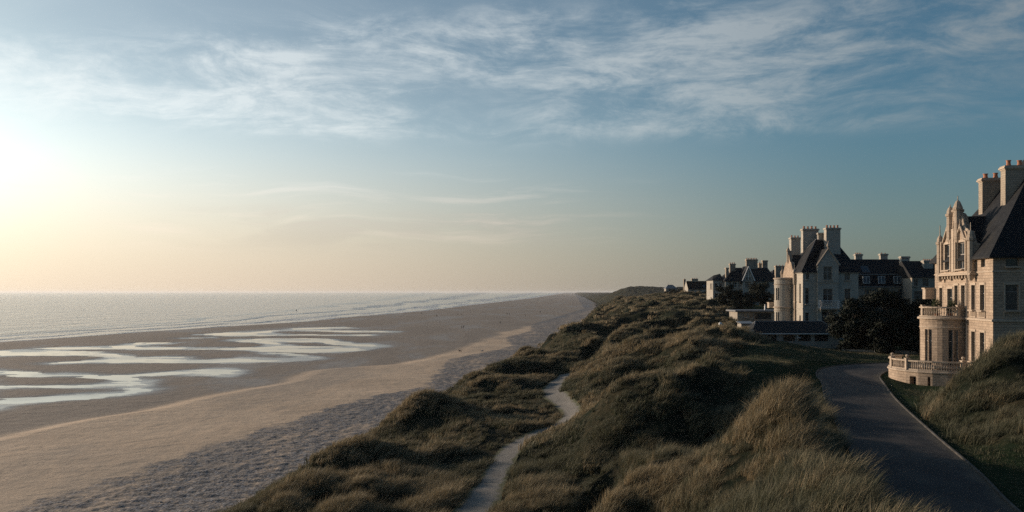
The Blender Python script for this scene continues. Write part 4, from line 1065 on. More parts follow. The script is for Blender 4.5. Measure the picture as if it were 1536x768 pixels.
def third_house():
    h = empty('pale_gabled_villa', (65, 245, 14.0), 'pale villa with central timbered gable and many chimneys behind dark trees', 'house')
    Y = 240.0; X = lambda u, Yv=Y: (u-768)/F*Yv; Z = lambda v, Yv=Y: CZ-(v-438)/F*Yv; up = Vector((0, 0, 1))
    A, B = Vector((X(1088), Y)), Vector((X(1164), Y)); G, Fp = Vector((B.x, Y+11)), Vector((A.x, Y+11)); ze = Z(421.3); z0 = 12.5
    ops = [(X(a)-A.x, X(b)-A.x, Z(431), Z(423.3)) for a, b in ((1093, 1097), (1099, 1105), (1108, 1111.5), (1129.5, 1131.5), (1133, 1137.5), (1145, 1149.5))]
    ops += [(X(a)-A.x, X(b)-A.x, Z(447), Z(438)) for a, b in ((1093, 1097.5), (1109, 1112), (1133, 1138), (1145, 1150))]
    bm = bmesh.new(); wall(bm, A, B, z0, ze, ops); wall(bm, B, G, z0, ze); wall(bm, G, Fp, z0, ze); wall(bm, Fp, A, z0, ze, [(3, 4.2, 19.5, 21), (7, 8.2, 19.5, 21), (3, 4.2, 15.5, 17.5)])
    fin('wall', bm, M['render_white'], h); windows(h, A, B, ops, mull=1, trans=.5, frame='frame_white'); windows(h, Fp, A, [(3, 4.2, 19.5, 21), (7, 8.2, 19.5, 21), (3, 4.2, 15.5, 17.5)], mull=1, frame='frame_white')
    hip_roof(h, [A, B, G, Fp], [(X(1108), Y+5.5, Z(402, Y+5.5)), (X(1160), Y+5.5, Z(402, Y+5.5))], ze, over=.4)
    # central gable
    a, b, c = X(1112.5), X(1129), X(1121); zs, zt = Z(420), Z(400.5); y0 = Y-.9
    bm = bmesh.new(); go = [(.75, 2.25, Z(432), Z(423)), (.6, 2.3, Z(421), Z(415.5)), (.6, 2.3, Z(448), Z(438))]
    wall(bm, (a, y0), (b, y0), z0, zs, [go[0], go[2]], .2); bm.faces.new([bm.verts.new(v) for v in ((a, y0, zs), (b, y0, zs), (c, y0, zt))])
    for x in (a, b): bm.faces.new([bm.verts.new(v) for v in ((x, y0, z0), (x, y0, zs), (x, Y+.1, zs), (x, Y+.1, z0))])
    fin('gabled_bay', bm, M['render_white'], h)
    window(h, (a, y0), (b, y0), go[0], mull=2, trans=0, frame='frame_white'); window(h, (a, y0), (b, y0), go[2], mull=2, trans=.5, frame='frame_white')
    window(h, (a, y0-.25), (b, y0-.25), go[1], mull=2, trans=0, frame='frame', depth=.2)
    gable_roof(h, (c, y0-.35), (c, Y+5), (b-a)/2+.1, zs, zt+.25, over=.35)
    bm = bmesh.new()
    for sg in (-1, 1): tube(bm, [(c+sg*(b-a)/2*1.15, y0-.4, zs-.3), (c, y0-.4, zt+.15)], .13, 4)
    for t in (-.5, 0, .5): box(bm, (c+t*(b-a)/2-.06, y0-.06, zs), (.12, 0, 0), (0, .055, 0), up*((zt-zs)*(1-abs(t))-.2))
    fin('bargeboard', bm, M['frame_white'], h)
    # bay window, two floors
    bm = bmesh.new(); bx0, bx1 = X(1102), X(1110.5); pts = [(bx0, Y+.05), (bx0+.3, Y-.9), (bx1-.3, Y-.9), (bx1, Y+.05)]
    bw = []
    for p, q in zip(pts, pts[1:]):
        L_ = (Vector(q)-Vector(p)).length; o_ = [(.12, L_-.12, Z(454), Z(441)), ]; wall(bm, p, q, z0, Z(436), o_, .12); bw += [(p, q, k) for k in o_]
    bm.faces.new([bm.verts.new((*p, Z(436))) for p in pts]); fin('bay_window', bm, M['render_white'], h)
    for p, q, o_ in bw: window(h, p, q, o_, mull=0, trans=.6, sill=False, depth=.1, frame='frame_white')
    # lower wing on the left
    A2, B2 = Vector((X(1072), Y+2)), Vector((X(1088)-.0, Y+2)); ze2 = Z(420.5)
    G2, F2 = Vector((B2.x, Y+10)), Vector((A2.x, Y+10)); o2 = [(.5, 1.3, Z(432), Z(425)), (1.8, 2.5, Z(432), Z(425)), (.5, 1.4, Z(450), Z(440))]
    bm = bmesh.new(); wall(bm, A2, B2, z0, ze2, o2); wall(bm, F2, A2, z0, ze2, [(4.6, 5.4, 19.9, 21.4), (6.2, 7.0, 19.9, 21.4), (5.2, 6.2, 15.8, 17.6)]); wall(bm, G2, F2, z0, ze2); fin('wing_wall', bm, M['render_white'], h); windows(h, A2, B2, o2, mull=0, frame='frame_white'); windows(h, F2, A2, [(4.6, 5.4, 19.9, 21.4), (6.2, 7.0, 19.9, 21.4), (5.2, 6.2, 15.8, 17.6)], mull=0, frame='frame_white')
    bm = bmesh.new(); zr2 = Z(410.5, Y+6); vs = [bm.verts.new(v) for v in ((A2.x-.3, Y+1.7, ze2), (B2.x, Y+1.7, ze2), (B2.x, Y+6, zr2), (A2.x+1, Y+6, zr2-.5), (A2.x-.3, Y+10.3, ze2), (B2.x, Y+10.3, ze2))]
    for f in ((0, 1, 2, 3), (3, 2, 5, 4), (0, 3, 4), (0, 1, 5, 4)): bm.faces.new([vs[i] for i in f])
    fin('wing_roof', bm, M['slate'], h)
    for u0, u1, vt, Yc, z_, np_ in ((1119.7, 1136.5, 389, 245, 24.5, 7), (1095, 1103.3, 395.5, 244, 22, 3), (1089, 1093, 401.5, 242, 21.5, 0), (1144, 1151.5, 390.5, 246, 24, 0), (1138.5, 1142, 395, 247, 24, 1)):
        chimney(h, (X(u0, Yc), Yc), (1, 0), (0, 1), X(u1, Yc)-X(u0, Yc), 1.0, z_, Z(vt, Yc), np_, 'stone_chimney', .14, .4)
    return h
third_house()

def rear_block():
    Y = 232.0; X = lambda u, Yv=Y: (u-768)/F*Yv; Z = lambda v, Yv=Y: CZ-(v-438)/F*Yv
    h = empty('narrow_dark_house', (71, 235, 13.0), 'narrow dark house squeezed between the pale villa and the turreted house', 'house')
    A, B = Vector((X(1158, 254), 254)), Vector((X(1180, 254), 254)); bm = bmesh.new()
    ze = Z(413, 254); G, Fp = B+Vector((0, 7)), A+Vector((0, 7))
    o = [(1.2, 2.0, 17.5, 19.2)]
    wall(bm, A, B, 12.5, ze, o); wall(bm, B, G, 12.5, ze); wall(bm, G, Fp, 12.5, ze); wall(bm, Fp, A, 12.5, ze); fin('wall', bm, M['stone_chimney'], h); windows(h, A, B, o)
    hip_roof(h, [A, B, G, Fp], [(A.x+1.3, 257.5, ze+1.6), (B.x-1.3, 257.5, ze+1.6)], ze, over=.25)
    chimney(h, (X(1164.5, 252), 252.6), (1, 0), (0, 1), 2.6, 1.2, 14, Z(398.5, 252), 3, 'stone_chimney', .12, .3)
rear_block()

def bungalow():
    h = empty('flat_roofed_bungalow', (52, 192, 12.5), 'low flat-roofed bungalow below the pale villa', 'house')
    Y = 188.0; X = lambda u, Yv=Y: (u-768)/F*Yv; Z = lambda v, Yv=Y: CZ-(v-438)/F*Yv; up = Vector((0, 0, 1))
    A, B = Vector((X(1106), Y)), Vector((X(1168), Y)); G, Fp = B+Vector((0, 7)), A+Vector((0, 7)); ze = Z(467.5)
    ops = [(X(1116)-A.x, X(1122)-A.x, Z(476.5), Z(470.5)), (X(1124)-A.x, X(1130)-A.x, Z(477), Z(469.5)), (X(1131)-A.x, X(1157)-A.x, Z(479), Z(469.5))]
    bm = bmesh.new(); wall(bm, A, B, 11.5, ze, ops); wall(bm, B, G, 11.5, ze); wall(bm, G, Fp, 11.5, ze); wall(bm, Fp, A, 11.5, ze); fin('wall', bm, M['render_pale'], h)
    window(h, A, B, ops[0], mull=0, trans=0, glass='glass_light', frame='frame_white'); window(h, A, B, ops[1], mull=1, trans=0, glass='glass'); window(h, A, B, ops[2], mull=5, trans=0, glass='glass', frame='dark_void')
    bm = bmesh.new(); box(bm, (A.x-.6, Y-.7, ze), (B.x-A.x+1.2, 0, 0), (0, 8.3, 0), up*.32); fin('roof', bm, M['lead'], h)
    bm = bmesh.new(); box(bm, (X(1149), Y+1, ze+.32), (.28, 0, 0), (0, .3, 0), up*.9); lathe(bm, (X(1149)+.14, Y+1.15, ze+1.2), [(.12, 0), (.12, .3), (.16, .32), (.16, .36)], 8); fin('flue', bm, M['frame_white'], h)
bungalow()

def garden_building():
    h = empty('low_slate_outbuilding', (42, 133, 10.9), 'long low white outbuilding with dark hipped slate roof in front of the turreted house', 'outbuilding')
    Y = 130.0; X = lambda u, Yv=Y: (u-768)/F*Yv; Z = lambda v, Yv=Y: CZ-(v-438)/F*Yv; up = Vector((0, 0, 1))
    A, B = Vector((X(1131), Y)), Vector((X(1260.5), Y)); G, Fp = B+Vector((0, 6)), A+Vector((0, 6)); ze = Z(499)
    ops = [(X(a)-A.x, X(b)-A.x, Z(c), Z(d_)) for a, b, c, d_ in ((1197.5, 1216.5, 512, 501.5), (1222, 1242.5, 512, 501.5), (1175, 1193, 512, 501.5), (1145, 1165, 511, 501.5))]
    bm = bmesh.new(); wall(bm, A, B, 10.3, ze, ops, .25); wall(bm, B, G, 10.3, ze); wall(bm, G, Fp, 10.3, ze); wall(bm, Fp, A, 10.3, ze); fin('wall', bm, M['render_white'], h)
    windows(h, A, B, ops, mull=3, trans=0, frame='dark_void', sill=False)
    hip_roof(h, [A, B, G, Fp], [(A.x+1.0, Y+3, Z(482, Y+3)), (B.x-1.6, Y+3, Z(482, Y+3))], ze, over=.35)
    bm = bmesh.new(); box(bm, (A.x-.3, Y-.42, ze-.22), (B.x-A.x+.6, 0, 0), (0, .12, 0), up*.16); fin('fascia', bm, M['frame_white'], h)
    bm = bmesh.new(); box(bm, (X(1196), Y-.12, Z(508)), (.1, 0, 0), (0, .12, 0), up*.9); box(bm, (X(1196)-.1, Y-.3, Z(507)), (.5, 0, 0), (0, .1, 0), up*.12); fin('wall_tap', bm, M['frame_white'], h)
    # white garden wall running off to the left, and a gate panel
    w = empty('garden_wall', (35, 128, 12.4), 'sloping white garden wall left of the low outbuilding', 'wall')
    pts = [px(1082, 486, 128), px(1101, 495.5, 128), px(1131, 496.5, 128)]
    bm = bmesh.new()
    for p, q in zip(pts, pts[1:]):
        p, q = Vector(p), Vector(q); vs = [bm.verts.new(v) for v in (p, q, q-up*1.8, p-up*2.2, p+Vector((0, .3, 0)), q+Vector((0, .3, 0)), q+Vector((0, .3, -1.8)), p+Vector((0, .3, -2.2)))]
        for f in ((0, 1, 2, 3), (4, 5, 6, 7), (0, 1, 5, 4), (1, 2, 6, 5), (3, 0, 4, 7)): bm.faces.new([vs[i] for i in f])
    fin('masonry', bm, M['render_white'], w)
    bm = bmesh.new()
    for p, q in zip(pts, pts[1:]): tube(bm, [Vector(p)+Vector((0, .15, .03)), Vector(q)+Vector((0, .15, .03))], .14, 5)
    fin('coping', bm, M['stone_trim'], w)
    g = empty('wooden_shed', (36, 140, 12.3), 'small pale shed behind the left end of the low outbuilding', 'shed')
    x0, x1 = X(1112, 140), X(1131, 140); zt = Z(486, 140); bm = bmesh.new(); o = [(1.0, 1.7, zt-.9, zt-.3)]
    wall(bm, (x0, 140), (x1, 140), 11.6, zt, o, .08); wall(bm, (x1, 140), (x1, 142.5), 11.6, zt); wall(bm, (x1, 142.5), (x0, 142.5), 11.6, zt); wall(bm, (x0, 142.5), (x0, 140), 11.6, zt); fin('wall', bm, M['render_pale'], g)
    windows(g, (x0, 140), (x1, 140), o, depth=.06, mull=0, trans=0, sill=False)
    bm = bmesh.new(); box(bm, (x0-.15, 139.8, zt), (x1-x0+.3, 0, 0), (0, 2.9, .25), up*.1); fin('roof', bm, M['lead'], g)
garden_building()

def far_houses():
    h = empty('dune_top_cottage', (88, 385, 18.5), 'dark roofed cottage on the dune top left of the pale villa, with white gable end', 'house')
    Y = 380.0; X = lambda u, Yv=Y: (u-768)/F*Yv; Z = lambda v, Yv=Y: CZ-(v-438)/F*Yv; up = Vector((0, 0, 1))
    A, B = Vector((X(1032), Y)), Vector((X(1069), Y)); G, Fp = B+Vector((0, 9)), A+Vector((0, 9)); ze = Z(433)
    ops = [(1.5, 2.6, 18.9, 20.1), (4.5, 5.6, 18.9, 20.1), (7.5, 8.6, 18.9, 20.1)]
    bm = bmesh.new(); wall(bm, A, B, 16, ze, ops); wall(bm, B, G, 16, ze); wall(bm, G, Fp, 16, ze); wall(bm, Fp, A, 16, ze)
    zr = Z(421.8, Y+4)
    for x in (A.x, B.x): bm.faces.new([bm.verts.new(v) for v in ((x, Y, ze), (x, Y+9, ze), (x, Y+4.5, zr))])
    fin('wall', bm, M['render_white'], h); windows(h, A, B, ops, mull=1, trans=0, frame='frame_white')
    bm = bmesh.new(); sec = [(-.4, ze-.3), (4.5, zr+.1), (9.4, ze-.3)]
    pa = [bm.verts.new((A.x+.3, Y+y, zz)) for y, zz in sec]; pb = [bm.verts.new((B.x+.2, Y+y, zz)) for y, zz in sec]
    for i in range(2): bm.faces.new((pa[i], pb[i], pb[i+1], pa[i+1]))
    bmesh.ops.solidify(bm, geom=bm.faces[:], thickness=.2); fin('roof', bm, M['slate'], h)
    bm = bmesh.new(); x0 = X(1055); bm.faces.new([bm.verts.new(v) for v in ((x0, Y+.5, ze+.6), (x0+1, Y+.5, ze+.6), (x0+1, Y+1.6, ze+1.7), (x0, Y+1.6, ze+1.7))]); bmesh.ops.solidify(bm, geom=bm.faces[:], thickness=-.35); fin('skylight', bm, M['skylight'], h)
    chimney(h, (X(1040.5), Y+4), (1, 0), (0, 1), X(1050)-X(1040.5), 1.2, zr-.6, Z(417.8), 3, 'stone_chimney', .16, .35)
    chimney(h, (X(1031), Y+8), (1, 0), (0, 1), .9, 1.0, ze-1, Z(418.5), 1, 'stone_chimney', .14, .4)
    c = empty('distant_hut', (89, 480, 18.5), 'small grey hip-roofed hut farthest along the dune crest', 'hut')
    Y2 = 480.0; X2 = lambda u: (u-768)/F*Y2; Z2 = lambda v: CZ-(v-438)/F*Y2
    A, B = Vector((X2(999), Y2)), Vector((X2(1015.5), Y2)); G, Fp = B+Vector((0, 6)), A+Vector((0, 6)); bm = bmesh.new(); ze = Z2(432.5)
    o = [(1.5, 3, Z2(436), Z2(433.6))]
    wall(bm, A, B, 16, ze, o); wall(bm, B, G, 16, ze); wall(bm, G, Fp, 16, ze); wall(bm, Fp, A, 16, ze); fin('wall', bm, M['render_pale'], c); windows(c, A, B, o, mull=0, trans=0, sill=False)
    hip_roof(c, [A, B, G, Fp], [(A.x+1.6, Y2+3, Z2(427.3)), (B.x-1.8, Y2+3, Z2(427.3))], ze, over=.3, mat_='lead')
    bm = bmesh.new(); tube(bm, [(A.x+1.6, Y2+3, Z2(428)), (A.x+1.6, Y2+3, Z2(423.5))], .07); fin('mast', bm, M['iron'], c)
far_houses()
# ---------------------------------------------------------------- trees, shrubs, plants
def leaves(n, centers, size, seed, flat=.5):
    """leaf-sized quads spread through a set of ellipsoid clumps (cx, cy, cz, rx, ry, rz)"""
    rs = np.random.RandomState(seed); C = np.array(centers, float); vol = C[:, 3]*C[:, 4]+C[:, 3]*C[:, 5]
    k = rs.choice(len(C), n, p=vol/vol.sum()); u = rs.normal(size=(n, 3)); u /= np.linalg.norm(u, axis=1)[:, None]
    r = rs.rand(n)**.30*(1+.18*rs.normal(size=n).clip(-1, 1.6)); p = C[k, :3]+u*r[:, None]*C[k, 3:]
    a = rs.normal(size=(n, 3)); a /= np.linalg.norm(a, axis=1)[:, None]; b = np.cross(a, u+.6*rs.normal(size=(n, 3))); b /= np.linalg.norm(b, axis=1)[:, None]+1e-9
    s = size*rs.uniform(.5, 1.4, n)[:, None]
    v = np.stack([p-a*s, p+b*s*flat, p+a*s, p-b*s*flat], 1).reshape(-1, 3)
    me = bpy.data.meshes.new('crown'); me.vertices.add(len(v)); me.vertices.foreach_set('co', v.astype(np.float32).ravel())
    me.loops.add(4*n); me.loops.foreach_set('vertex_index', np.arange(4*n, dtype=np.int32)); me.polygons.add(n); me.polygons.foreach_set('loop_start', np.arange(0, 4*n, 4, dtype=np.int32)); me.update(calc_edges=True)
    return me

def tree(name, x, y, h, rad, label, group=None, n=9000, clumps=26, size=.16, seed=1, low=.3, squash=.8, cat='tree', lean=(0, 0)):
    z = gz(x, y); rs = random.Random(seed)
    t = empty(name, (x, y, z), label, cat, group); cs = []; limbs = []
    for i in range(clumps):
        a = rs.uniform(0, 2*math.pi); f = i/clumps; zz = h*(low+(1-low)*(f**.8))*.93
        prof = math.sin(math.pi*min(1, max(.08, (zz/h-low*.6)/(1.08-low*.6))))**.6
        rr = rad*prof*rs.uniform(.35, .88); s = rad*rs.uniform(.24, .42)
        c = (rr*math.cos(a)+lean[0]*zz/h, rr*math.sin(a)+lean[1]*zz/h, zz-s*.3)
        cs.append((*c, s, s, s*squash)); limbs.append(c)
    me = leaves(n, cs, size, seed); link('crown', me, M['leaf_dark'], t)
    bm = bmesh.new(); tube(bm, [(0, 0, -.4), (.1*rad*.3, 0, h*.25), (lean[0]*.4, lean[1]*.4, h*.5), (lean[0]*.8, lean[1]*.8, h*.8)], [h*.034, h*.027, h*.02, h*.008], 7)
    for c in limbs[::3]:
        z0 = c[2]*.55; tube(bm, [(lean[0]*z0/h, lean[1]*z0/h, z0), (c[0]*.5, c[1]*.5, z0+(c[2]-z0)*.65), c], [h*.014, h*.01, h*.004], 5)
    fin('trunk', bm, M['bark'], t).location = (0, 0, 0)
    return t
def fin_local_fix(): pass

_fin = fin
def fin(name, bm, mat, parent=None, smooth=False, bev=0.0, uv=True, local=False):
    if local and parent is not None: bmesh.ops.translate(bm, verts=bm.verts, vec=rootloc(parent))
    return _fin(name, bm, mat, parent, smooth, bev, uv)
_t = tree
def tree(*a, **k):
    t = _t(*a, **k)
    for c in t.children:
        if c.name.startswith('trunk'): c.location = rootloc(t)   # trunk was drawn in the tree's own frame
    return t

GT_ = 'dark evergreens between the lawn and the long slate house'
tree('evergreen_tree', 46.6, 121, 7.5, 3.4, 'broad dark evergreen at the left of the clump, next to the low white outbuilding', GT_, n=22000, seed=11, low=.05)
tree('evergreen_tree', 51.6, 123, 8.9, 3.9, 'tallest dark evergreen, in the middle of the clump behind the lawn', GT_, n=24000, seed=12, low=.08)
tree('evergreen_tree', 55.8, 120.5, 8.0, 3.6, 'dark evergreen right of the tallest one, behind the terrace of the mansion', GT_, n=22000, seed=13, low=.1)
tree('evergreen_tree', 49.4, 118, 6.0, 2.9, 'low dark evergreen bush in front of the tallest tree', GT_, n=16000, seed=14, low=.0)
tree('evergreen_tree', 60.0, 124, 8.0, 3.4, 'dark evergreen farthest right, half hidden by the mansion bay', GT_, n=18000, seed=15, low=.05)
tree('evergreen_tree', 53.3, 117.5, 5.0, 2.7, 'low dark bush at the right foot of the tree clump, beside the lawn edge', GT_, n=16000, seed=16, low=.0)
tree('evergreen_tree', 57.5, 116.8, 4.8, 2.6, 'lowest dark bush behind the terrace balustrade', GT_, n=14000, seed=18, low=.0)
GV = 'dark trees in front of the pale villa'
tree('conifer_tree', 51.3, 213, 6.3, 2.6, 'pointed dark conifer left of the pale villa', GV, n=6000, clumps=22, size=.2, seed=21, low=.02)
tree('conifer_tree', 54.6, 211, 5.2, 2.9, 'spreading dark conifer right of the pointed one, below the villa bay window', GV, n=6000, clumps=20, size=.2, seed=22, low=.02)
tree('rounded_tree', 62.6, 224, 6.0, 3.3, 'round-headed dark tree in front of the villa wall', GV, n=7000, clumps=22, size=.2, seed=23, low=.18)
tree('conifer_tree', 67.5, 226, 3.4, 2.2, 'low dark bush between the round-headed tree and the turret', GV, n=4500, clumps=14, size=.2, seed=24, low=.0)
GH = 'bushes on the far dune crest'
tree('wind_shaped_bush', 91.5, 440, 3.0, 3.4, 'dark wind-shaped bush just left of the dune-top cottage', GH, n=2500, clumps=12, size=.4, seed=31, low=0, cat='bush')
tree('wind_shaped_bush', 72, 400, 2.4, 3.2, 'low dark bush on the crest left of the distant hut', GH, n=2500, clumps=10, size=.4, seed=32, low=0, cat='bush')
tree('wind_shaped_bush', 76, 392, 2.0, 3.0, 'low dark bush directly below the distant hut', GH, n=2500, clumps=10, size=.4, seed=33, low=0, cat='bush')

def pot_plant(p, h, rad, label, seed):
    t = empty('potted_shrub', p, label, 'potted plant', 'shrubs on the bay balcony')
    bm = bmesh.new(); lathe(bm, (0, 0, 0), [(.17, 0), (.24, .38), (.27, .38), (.27, .44), (.2, .44)], 10)
    fin('pot', bm, M['pot'], t, local=True)
    rs = random.Random(seed); cs = [(rs.uniform(-1, 1)*rad*.5, rs.uniform(-1, 1)*rad*.5, .45+h*rs.random()**.8, rad*.45, rad*.45, rad*.6) for _ in range(9)]
    link('foliage', leaves(1500, cs, .06, seed, .3), M['leaf_plant'], t)
pot_plant((39.0, 81.3, 16.63), 1.15, .55, 'feathery pale green shrub, left of the two on the balcony of the round bay', 3)
pot_plant((40.0, 80.9, 16.63), 1.05, .6, 'denser dark green shrub, right of the two on the balcony of the round bay', 4)

# ---------------------------------------------------------------- small things by the houses
def lamp_post():
    x, y, z = px(1080.5, 494, 122); z = gz(x, y); ht = CZ-(484.5-438)/F*122-z
    t = empty('globe_lamp_post', (x, y, z), 'short white post with a globe on top at the left end of the garden wall', 'lamp post')
    bm = bmesh.new(); lathe(bm, (0, 0, 0), [(.14, -.2), (.14, .15), (.08, .2), (.06, ht-.45), (.12, ht-.4), (.12, ht-.34)], 8); fin('post', bm, M['frame_white'], t, local=True)
    bm = bmesh.new(); lathe(bm, (0, 0, ht-.34), [(.1, 0), (.2, .08), (.25, .22), (.2, .36), (.08, .44)], 10); fin('globe', bm, M['frame_white'], t, smooth=True, local=True)
lamp_post()
def lounger(u, v, Y, rz, label, name='sun_lounger'):
    x, y, z = px(u, v, Y); z = gz(x, y); t = empty(name, (x, y, z), label, 'garden chair'); t.rotation_euler.z = rz
    bm = bmesh.new(); 
    for sx in (-.3, .26): box(bm, (sx, -.9, .28), (.04, 0, 0), (0, 1.7, 0), (0, 0, .05))
    for k in (-.85, .7):
        for sx in (-.3, .26): box(bm, (sx, k, 0), (.04, 0, 0), (0, .04, 0), (0, 0, .28))
    _fin('frame', bm, M['frame_white'], None).parent = t
    bm = bmesh.new(); box(bm, (-.28, -.88, .335), (.56, 0, 0), (0, 1.05, 0), (0, 0, .05)); _fin('seat', bm, M['frame'], None).parent = t
    bm = bmesh.new(); box(bm, (-.28, .2, .34), (.56, 0, 0), (0, .55, .62), (0, -.05, .05)); _fin('backrest', bm, M['frame'], None).parent = t
lounger(1315, 527, 118, R(160), 'white reclining garden chair on the lawn edge under the dark trees')
def bench_table():
    x, y, z = px(1254, 519, 126); z = gz(x, y); t = empty('garden_table', (x, y, z), 'dark garden table at the right corner of the low outbuilding', 'table')
    bm = bmesh.new(); box(bm, (-.6, -.4, .70), (1.2, 0, 0), (0, .8, 0), (0, 0, .05)); _fin('tabletop', bm, M['iron'], None).parent = t
    for sx in (-.55, .5):
        for sy in (-.35, .3):
            bm = bmesh.new(); box(bm, (sx, sy, -.03), (.05, 0, 0), (0, .05, 0), (0, 0, .73)); _fin('leg', bm, M['iron'], None).parent = t
bench_table()
def low_wall():
    a, b = px(1290, 527.5, 119), px(1346, 533, 116)
    w = empty('lawn_edging_wall', ((a[0]+b[0])/2, 117.5, 11), 'low pale stone edging between the lawn and the dark trees', 'wall')
    bm = bmesh.new(); A, B = Vector((a[0]-2, a[1]+1.2, 10.8)), Vector((b[0]+3, b[1], 10.8)); d = (B-A).normalized()
    box(bm, A, B-A, Vector((-d.y, d.x, 0))*.3, Vector((0, 0, .45))); fin('masonry', bm, M['stone_chimney'], w)
low_wall()
def buoy():
    x, y, z = pz(444.5, 465.5, 0)
    t = empty('marker_buoy', (x, y, -.12), 'small dark marker buoy on the sea just off the surf line', 'buoy')
    bm = bmesh.new(); lathe(bm, (0, 0, 0), [(.5, -.5), (.75, -.1), (.8, .2), (.5, .5), (.18, .7), (.1, 1.1), (.2, 1.12), (.2, 1.3), (.05, 1.45)], 12); fin('float', bm, M['iron'], t, local=True)
buoy()

# ---------------------------------------------------------------- people on the sand
M['cloth_dark'] = simple('dark_coat', (.02, .022, .028), .9, .2)
M['cloth_blue'] = simple('navy_coat', (.03, .045, .08), .9, .2)
M['cloth_pale'] = simple('pale_jacket', (.5, .48, .44), .9, .1)
M['trousers'] = simple('dark_trousers', (.03, .03, .035), .9, .2)
M['skin'] = simple('skin', (.45, .28, .2), .6, .1)
M['hair'] = simple('brown_hair', (.05, .03, .02), .8, .2)
def person(x, y, rz, label, coat, stride=.28, group='people walking on the beach', h=1.74):
    z = gz(x, y); t = empty('person', (x, y, z), label, 'person', group); t.rotation_euler.z = rz; s = h/1.74
    J = {'pel': (0, 0, .94), 'sp': (0, .01, 1.15), 'ch': (0, .02, 1.36), 'ne': (0, .02, 1.5), 'hd': (0, .04, 1.6), 'tp': (0, .03, 1.70),
         'h1': (-.09, 0, .9), 'k1': (-.10, stride*.55+.03, .50), 'a1': (-.10, stride, .09), 't1': (-.10, stride+.16, .04),
         'h2': (.09, 0, .9), 'k2': (.10, -stride*.3+.05, .49), 'a2': (.10, -stride, .11), 't2': (.10, -stride+.15, .03),
         's1': (-.19, .02, 1.42), 'e1': (-.25, -.06, 1.14), 'w1': (-.24, .06, .90), 'n1': (-.24, .10, .80),
         's2': (.19, .02, 1.42), 'e2': (.25, -.02, 1.14), 'w2': (.24, .14, .92), 'n2': (.24, .19, .82)}
    rad = dict(pel=.14, sp=.13, ch=.16, ne=.06, hd=.095, tp=.07, h1=.095, k1=.06, a1=.045, t1=.04, h2=.095, k2=.06, a2=.045, t2=.04, s1=.07, e1=.048, w1=.035, n1=.04, s2=.07, e2=.048, w2=.035, n2=.04)
    E = [('pel', 'sp'), ('sp', 'ch'), ('ch', 'ne'), ('ne', 'hd'), ('hd', 'tp'), ('pel', 'h1'), ('h1', 'k1'), ('k1', 'a1'), ('a1', 't1'), ('pel', 'h2'), ('h2', 'k2'), ('k2', 'a2'), ('a2', 't2'), ('ch', 's1'), ('s1', 'e1'), ('e1', 'w1'), ('w1', 'n1'), ('ch', 's2'), ('s2', 'e2'), ('e2', 'w2'), ('w2', 'n2')]
    def skin(name, keys, edges, grow, m_, parent):
        ks = list(keys); me = bpy.data.meshes.new(name); me.from_pydata([tuple(c*s for c in J[k]) for k in ks], [(ks.index(a), ks.index(b)) for a, b in edges], [])
        o = link(name, me, m_, parent); md = o.modifiers.new('skin', 'SKIN'); me.skin_vertices if me.skin_vertices else None
        sv = me.skin_vertices[0].data if me.skin_vertices else None
        if sv is None: return o
        for i, k in enumerate(ks): r = rad[k]*grow*s; sv[i].radius = (r, r)
        sv[0].use_root = True
        ss_ = o.modifiers.new('smooth', 'SUBSURF'); ss_.levels = 1; ss_.render_levels = 1
        return o
    for name, keys, m_, g_ in (('body', list(J), M['skin'], 1.0),):
        ks = list(J); bm = bmesh.new(); L = bm.verts.layers.skin.verify(); vs = {}
        for k in ks:
            v = bm.verts.new(Vector(J[k])*s); v[L].radius = (rad[k]*s,)*2; v[L].use_root = (k == 'pel'); vs[k] = v
        for a, b in E: bm.edges.new((vs[a], vs[b]))
        me = bpy.data.meshes.new('person'); bm.to_mesh(me); bm.free(); o = link('body', me, M['skin'], t)
        o.modifiers.new('skin', 'SKIN'); q = o.modifiers.new('smooth', 'SUBSURF'); q.levels = q.render_levels = 1
    def garment(name, ks, ed, grow, m_, root):
        bm = bmesh.new(); L = bm.verts.layers.skin.verify(); vs = {}
        for k in ks:
            v = bm.verts.new(Vector(J[k])*s); v[L].radius = ((rad[k]*grow+.012)*s,)*2; v[L].use_root = (k == root); vs[k] = v
        for a, b in ed: bm.edges.new((vs[a], vs[b]))
        me = bpy.data.meshes.new(name); bm.to_mesh(me); bm.free(); o = link(name, me, m_, t)
        o.modifiers.new('skin', 'SKIN'); q = o.modifiers.new('smooth', 'SUBSURF'); q.levels = q.render_levels = 1
    sel = lambda K: [e_ for e_ in E if e_[0] in K and e_[1] in K]
    K = ['pel', 'sp', 'ch', 's1', 'e1', 'w1', 's2', 'e2', 'w2']; garment('coat', K, sel(K), 1.22, coat, 'sp')
    K = ['pel', 'h1', 'k1', 'a1', 'h2', 'k2', 'a2']; garment('trousers', K, sel(K), 1.15, M['trousers'], 'pel')
    bm = bmesh.new(); lathe(bm, (0, .015*s, 1.60*s), [(.105*s, 0), (.112*s, .05*s), (.095*s, .12*s), (.04*s, .155*s)], 8); _fin('hair', bm, M['hair'], None).parent = t
    return t
